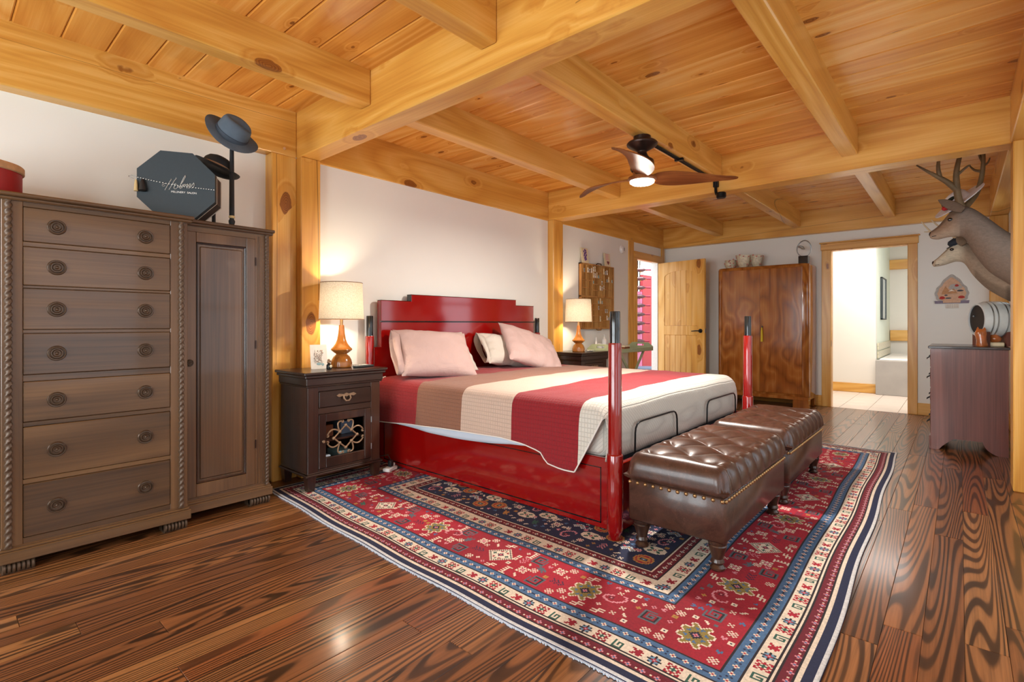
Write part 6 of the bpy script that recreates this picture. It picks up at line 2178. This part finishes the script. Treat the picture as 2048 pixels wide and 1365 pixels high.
def antler(parent, pts_list, name='antler', mat='deer_horn'):
    mb = MB()
    for pts, r0, r1 in pts_list:
        n = len(pts)
        # smooth
        P_ = []
        for i in range(n - 1):
            p0, p1, p2, p3 = [Vector(pts[max(0, min(n - 1, i + d_))]) for d_ in (-1, 0, 1, 2)]
            for k in range(5):
                t_ = k / 5
                P_.append(0.5 * (2 * p1 + (p2 - p0) * t_ + (2 * p0 - 5 * p1 + 4 * p2 - p3) * t_ ** 2 + (3 * p1 - p0 - 3 * p2 + p3) * t_ ** 3))
        P_.append(Vector(pts[-1]))
        m_ = len(P_)
        mb.tube(P_, [r0 + (r1 - r0) * (k / (m_ - 1)) ** 1.2 for k in range(m_)], 10)
    return obj(name, mb, mat, parent, True, 60)


nearA = [([BXF(-0.05, -0.01, 2.05), BXF(-0.075, 0.01, 2.12), BXF(-0.095, 0.020, 2.22), BXF(-0.10, 0.022, 2.33), BXF(-0.095, 0.005, 2.44), BXF(-0.08, -0.02, 2.55)], 0.027, 0.013),
         ([BXF(-0.092, 0.020, 2.19), BXF(-0.11, 0.08, 2.26), BXF(-0.13, 0.15, 2.32), BXF(-0.14, 0.21, 2.37), BXF(-0.14, 0.275, 2.43)], 0.024, 0.005),
         ([BXF(-0.12, 0.125, 2.31), BXF(-0.13, 0.135, 2.38), BXF(-0.13, 0.130, 2.47), BXF(-0.12, 0.125, 2.53)], 0.017, 0.005),
         ([BXF(-0.099, 0.024, 2.30), BXF(-0.10, -0.04, 2.36), BXF(-0.10, -0.065, 2.37)], 0.012, 0.004)]
antler(bk, nearA)
farA = [([BXF(0.05, -0.02, 2.05), BXF(0.09, -0.07, 2.12), BXF(0.12, -0.11, 2.20), BXF(0.13, -0.135, 2.32), BXF(0.12, -0.145, 2.45), BXF(0.10, -0.14, 2.55)], 0.025, 0.012),
        ([BXF(0.125, -0.13, 2.36), BXF(0.14, -0.09, 2.38), BXF(0.14, -0.055, 2.43)], 0.013, 0.004),
        ([BXF(0.125, -0.14, 2.40), BXF(0.13, -0.17, 2.42), BXF(0.13, -0.185, 2.46)], 0.011, 0.004),
        ([BXF(0.125, -0.14, 2.44), BXF(0.13, -0.12, 2.50), BXF(0.13, -0.115, 2.56)], 0.012, 0.004)]
antler(bk, farA)

DXC = 6.02
dz_ = lambda px, py: None


def doe_col(y, s_, c_):
    base = mixc(lin('ab9784'), lin('c6b098'), 0.5 - s_ * 0.5)
    if y > -0.04:
        base = mixc(base, CRM, (y + 0.04) / 0.05)
        if s_ > 0.75:
            base = mixc(base, lin('a58a66'), 0.7)
        if y > 0.165:
            base = mixc(base, lin('c4a888'), 0.6)
    if s_ < -0.5 and y < -0.1:
        base = mixc(base, lin('7c6a58'), 0.6)
    if s_ < -0.3 and y < -0.30:
        base = mixc(base, lin('3d2e24'), 0.6)
    return base


do = thing('deer_mount', 'smaller mounted deer with pale face below the buck', 'deer mount', (DXC, YR, 1.45))
rings = [(-0.398, 1.42, 0.165, 0.14), (-0.322, 1.455, 0.168, 0.125), (-0.24, 1.505, 0.160, 0.108), (-0.16, 1.57, 0.150, 0.095), (-0.085, 1.655, 0.130, 0.082), (-0.03, 1.725, 0.095, 0.074), (0.02, 1.742, 0.090, 0.070), (0.057, 1.727, 0.082, 0.062), (0.09, 1.700, 0.068, 0.052), (0.125, 1.675, 0.052, 0.042), (0.155, 1.656, 0.038, 0.034), (0.178, 1.646, 0.027, 0.027), (0.188, 1.644, 0.012, 0.014)]
mb, cl_ = fur_loft(rings, doe_col)
o_ = fur_obj('head_and_neck', mb, cl_, do)
o_.location = (0, -YR, -1.45)
DXF = lambda x, y, z: (DXC + x, y, z)
for s_ in (-1, 1):
    obj('eye', MB().sphere(DXF(s_ * 0.060, 0.054, 1.757), 0.016, 12, 8, (0.6, 1, 0.8)), 'deer_eye', do, True)
obj('nose_pad', MB().sphere(DXF(0, 0.181, 1.651), 0.020, 12, 8, (1.2, 0.6, 1)), 'deer_nose', do, True)
obj('mouth', MB().tube([DXF(-0.034, 0.14, 1.632), DXF(-0.028, 0.165, 1.630), DXF(0, 0.184, 1.630), DXF(0.028, 0.165, 1.630), DXF(0.034, 0.14, 1.632)], 0.0025, 6), 'deer_nose', do, True)
ear(do, DXF(-0.065, -0.03, 1.79), DXF(-0.13, 0.02, 1.86), 0.03, lin('a38d75'))
ear(do, DXF(0.065, -0.03, 1.79), DXF(0.13, 0.02, 1.86), 0.03, lin('a38d75'))
antler(do, [([DXF(-0.03, 0.0, 1.82), DXF(-0.06, 0.05, 1.89), DXF(-0.07, 0.12, 1.93), DXF(-0.07, 0.19, 1.925), DXF(-0.06, 0.265, 2.03)], 0.015, 0.004), ([DXF(-0.07, 0.15, 1.93), DXF(-0.06, 0.20, 1.93), DXF(-0.05, 0.245, 1.935)], 0.010, 0.003)], mat='horn_pale')
antler(do, [([DXF(0.03, 0.0, 1.82), DXF(0.07, 0.05, 1.90), DXF(0.09, 0.09, 1.97), DXF(0.09, 0.15, 2.00), DXF(0.08, 0.20, 2.06)], 0.015, 0.004)], mat='horn_pale')

# hats worn by the mounts
shm = frame_mat((5.72, 0.005, 2.135), (-0.30, 0.60, 0.74), (0.0, -0.78, 0.62))
sh_ = thing('sun_hat', 'white sun hat with red flower hung on the buck antlers', 'hat', (5.72, 0.005, 2.12))
brim = [(0.195, 0.185, 0.004, 0.0, 0), (0.197, 0.187, 0.0, 0.0, 0), (0.194, 0.184, -0.004, 0, 0), (0.14, 0.13, 0.002, 0, 0), (0.088, 0.08, 0.004, 0, 0)]
crown = [(0.084, 0.076, 0.012, 0, 0), (0.08, 0.072, 0.05, 0, 0), (0.066, 0.06, 0.075, 0, 0), (0.03, 0.028, 0.084, 0, 0)]
obj('straw', MB().loft(hat_rings(crown, brim)).xf(shm), 'hat_white', sh_, True, 60)
fl_ = MB()
for k in range(7):
    a = 2 * PI * k / 7
    fl_.sphere((-0.095 + 0.02 * math.cos(a), -0.06 + 0.02 * math.sin(a), 0.03), 0.017, 8, 6)
obj('flower', fl_.xf(shm), 'flower_red', sh_, True)
obj('leaves', MB().sphere((-0.06, -0.10, 0.03), 0.03, 8, 6, (1.4, 0.7, 0.5)).sphere((-0.04, -0.06, 0.06), 0.03, 8, 6, (1.4, 0.7, 0.5)).xf(shm), 'leaf_dark', sh_, True)
capm = frame_mat((DXC - 0.005, -0.005, 1.828), (-0.1, 0.45, 0.9), (0, 0.9, -0.45))
cpo = thing('flat_cap', 'dark navy cap on the head of the pale faced deer', 'hat', (DXC, 0.0, 1.83))
obj('crown', MB().lathe([(0.068, -0.012), (0.074, 0.0), (0.078, 0.022), (0.066, 0.042), (0.03, 0.052), (0.0, 0.053)], (0, 0, 0), 24, 'z', True, 1.15, 0.9).xf(capm), 'cap_navy', cpo, True, 60)
obj('visor', MB().loft([[(0.06 + 0.05 * math.cos(a) * (1 if q else 1), 0.055 * math.sin(a), -0.008 + 0.006 * q) for a in [2 * PI * k / 20 for k in range(20)]] for q in (0, 1)]).xf(capm), 'cap_navy', cpo, True, 60)

# ================================================================== WALL CALENDAR
wc = thing('lace_wall_calendar', 'lace edged house picture calendar on the wall beside the doorway', 'calendar', (7.87, 0.073, 1.3))
CY, CZ = 0.073, 1.455
outl = []
N_ = 72
for k in range(N_):
    a = 2 * PI * k / N_
    rx, rz = 0.150, 0.135
    u, v = math.cos(a), math.sin(a)
    r0 = 1.0 + 0.028 * math.cos(12 * a)
    if v > 0:
        zz_ = rz * v * r0 + 0.085 * max(0, v) ** 6
        yy_ = rx * u * r0
    else:
        zz_ = max(-0.112, rz * v * 1.0) * (1 + 0.02 * math.cos(12 * a))
        yy_ = rx * u * r0 * (1.0 + 0.06 * -v)
    outl.append((CY - yy_, CZ + zz_))
obj('lace_border', MB().prism(outl, 'x', 7.872, 7.879), 'lace_grey', wc)
inner = [(CY + (y_ - CY) * 0.84, CZ + (z_ - CZ) * 0.84) for y_, z_ in outl]
obj('picture', MB().prism(inner, 'x', 7.868, 7.872), 'art_peach', wc)


def blob(name, mat, y_, z_, w_, h_, x_=7.864):
    obj(name, MB().prism([(CY - y_ - w_ * math.cos(2 * PI * k / 14) * (1 + 0.15 * math.sin(5 * k)), CZ + z_ + h_ * math.sin(2 * PI * k / 14)) for k in range(14)], 'x', x_, 7.869), mat, wc)


obj('cottage_roof', MB().prism([(CY + 0.085, CZ + 0.02), (CY + 0.055, CZ + 0.085), (CY + 0.02, CZ + 0.03), (CY - 0.02, CZ + 0.055), (CY - 0.05, CZ + 0.0), (CY + 0.09, CZ - 0.01)], 'x', 7.863, 7.868), 'art_tan', wc)
obj('snow', MB().prism([(CY + 0.03, CZ + 0.02), (CY + 0.0, CZ + 0.045), (CY - 0.03, CZ + 0.022), (CY - 0.005, CZ + 0.028)], 'x', 7.860, 7.864), 'paper', wc)
blob('sky', 'lace_grey', 0.03, 0.075, 0.06, 0.035, 7.867)
blob('red_flower', 'art_red', 0.045, 0.09, 0.018, 0.014)
blob('red_flower', 'art_red', -0.085, -0.05, 0.026, 0.018)
blob('red_flower', 'art_red', 0.085, -0.045, 0.030, 0.016)
blob('tree', 'art_slate', 0.075, 0.03, 0.03, 0.010)
blob('path', 'art_slate', -0.03, -0.055, 0.028, 0.008)
blob('pond', 'art_slate', -0.05, -0.02, 0.016, 0.008)
obj('ribbon_foot', MB().prism([(CY + 0.155, CZ - 0.085), (CY - 0.155, CZ - 0.085), (CY - 0.150, CZ - 0.118), (CY + 0.150, CZ - 0.118)], 'x', 7.864, 7.872), 'art_purple', wc)
obj('title_plaque', MB().box(7.860, 7.865, CY - 0.078, CY + 0.078, CZ - 0.11, CZ - 0.078, 0.002), 'art_peach', wc)
obj('date_pad', MB().box(7.868, 7.876, CY - 0.065, CY + 0.052, CZ - 0.175, CZ - 0.112, 0.001), 'paper', wc)
dt = MB()
for i in range(7):
    for j in range(4):
        dt.box(7.8665, 7.868, CY - 0.058 + i * 0.0155, CY - 0.049 + i * 0.0155, CZ - 0.168 + j * 0.011, CZ - 0.162 + j * 0.011)
obj('printed_dates', dt, 'paper_mark', wc)['kind'] = 'stuff'
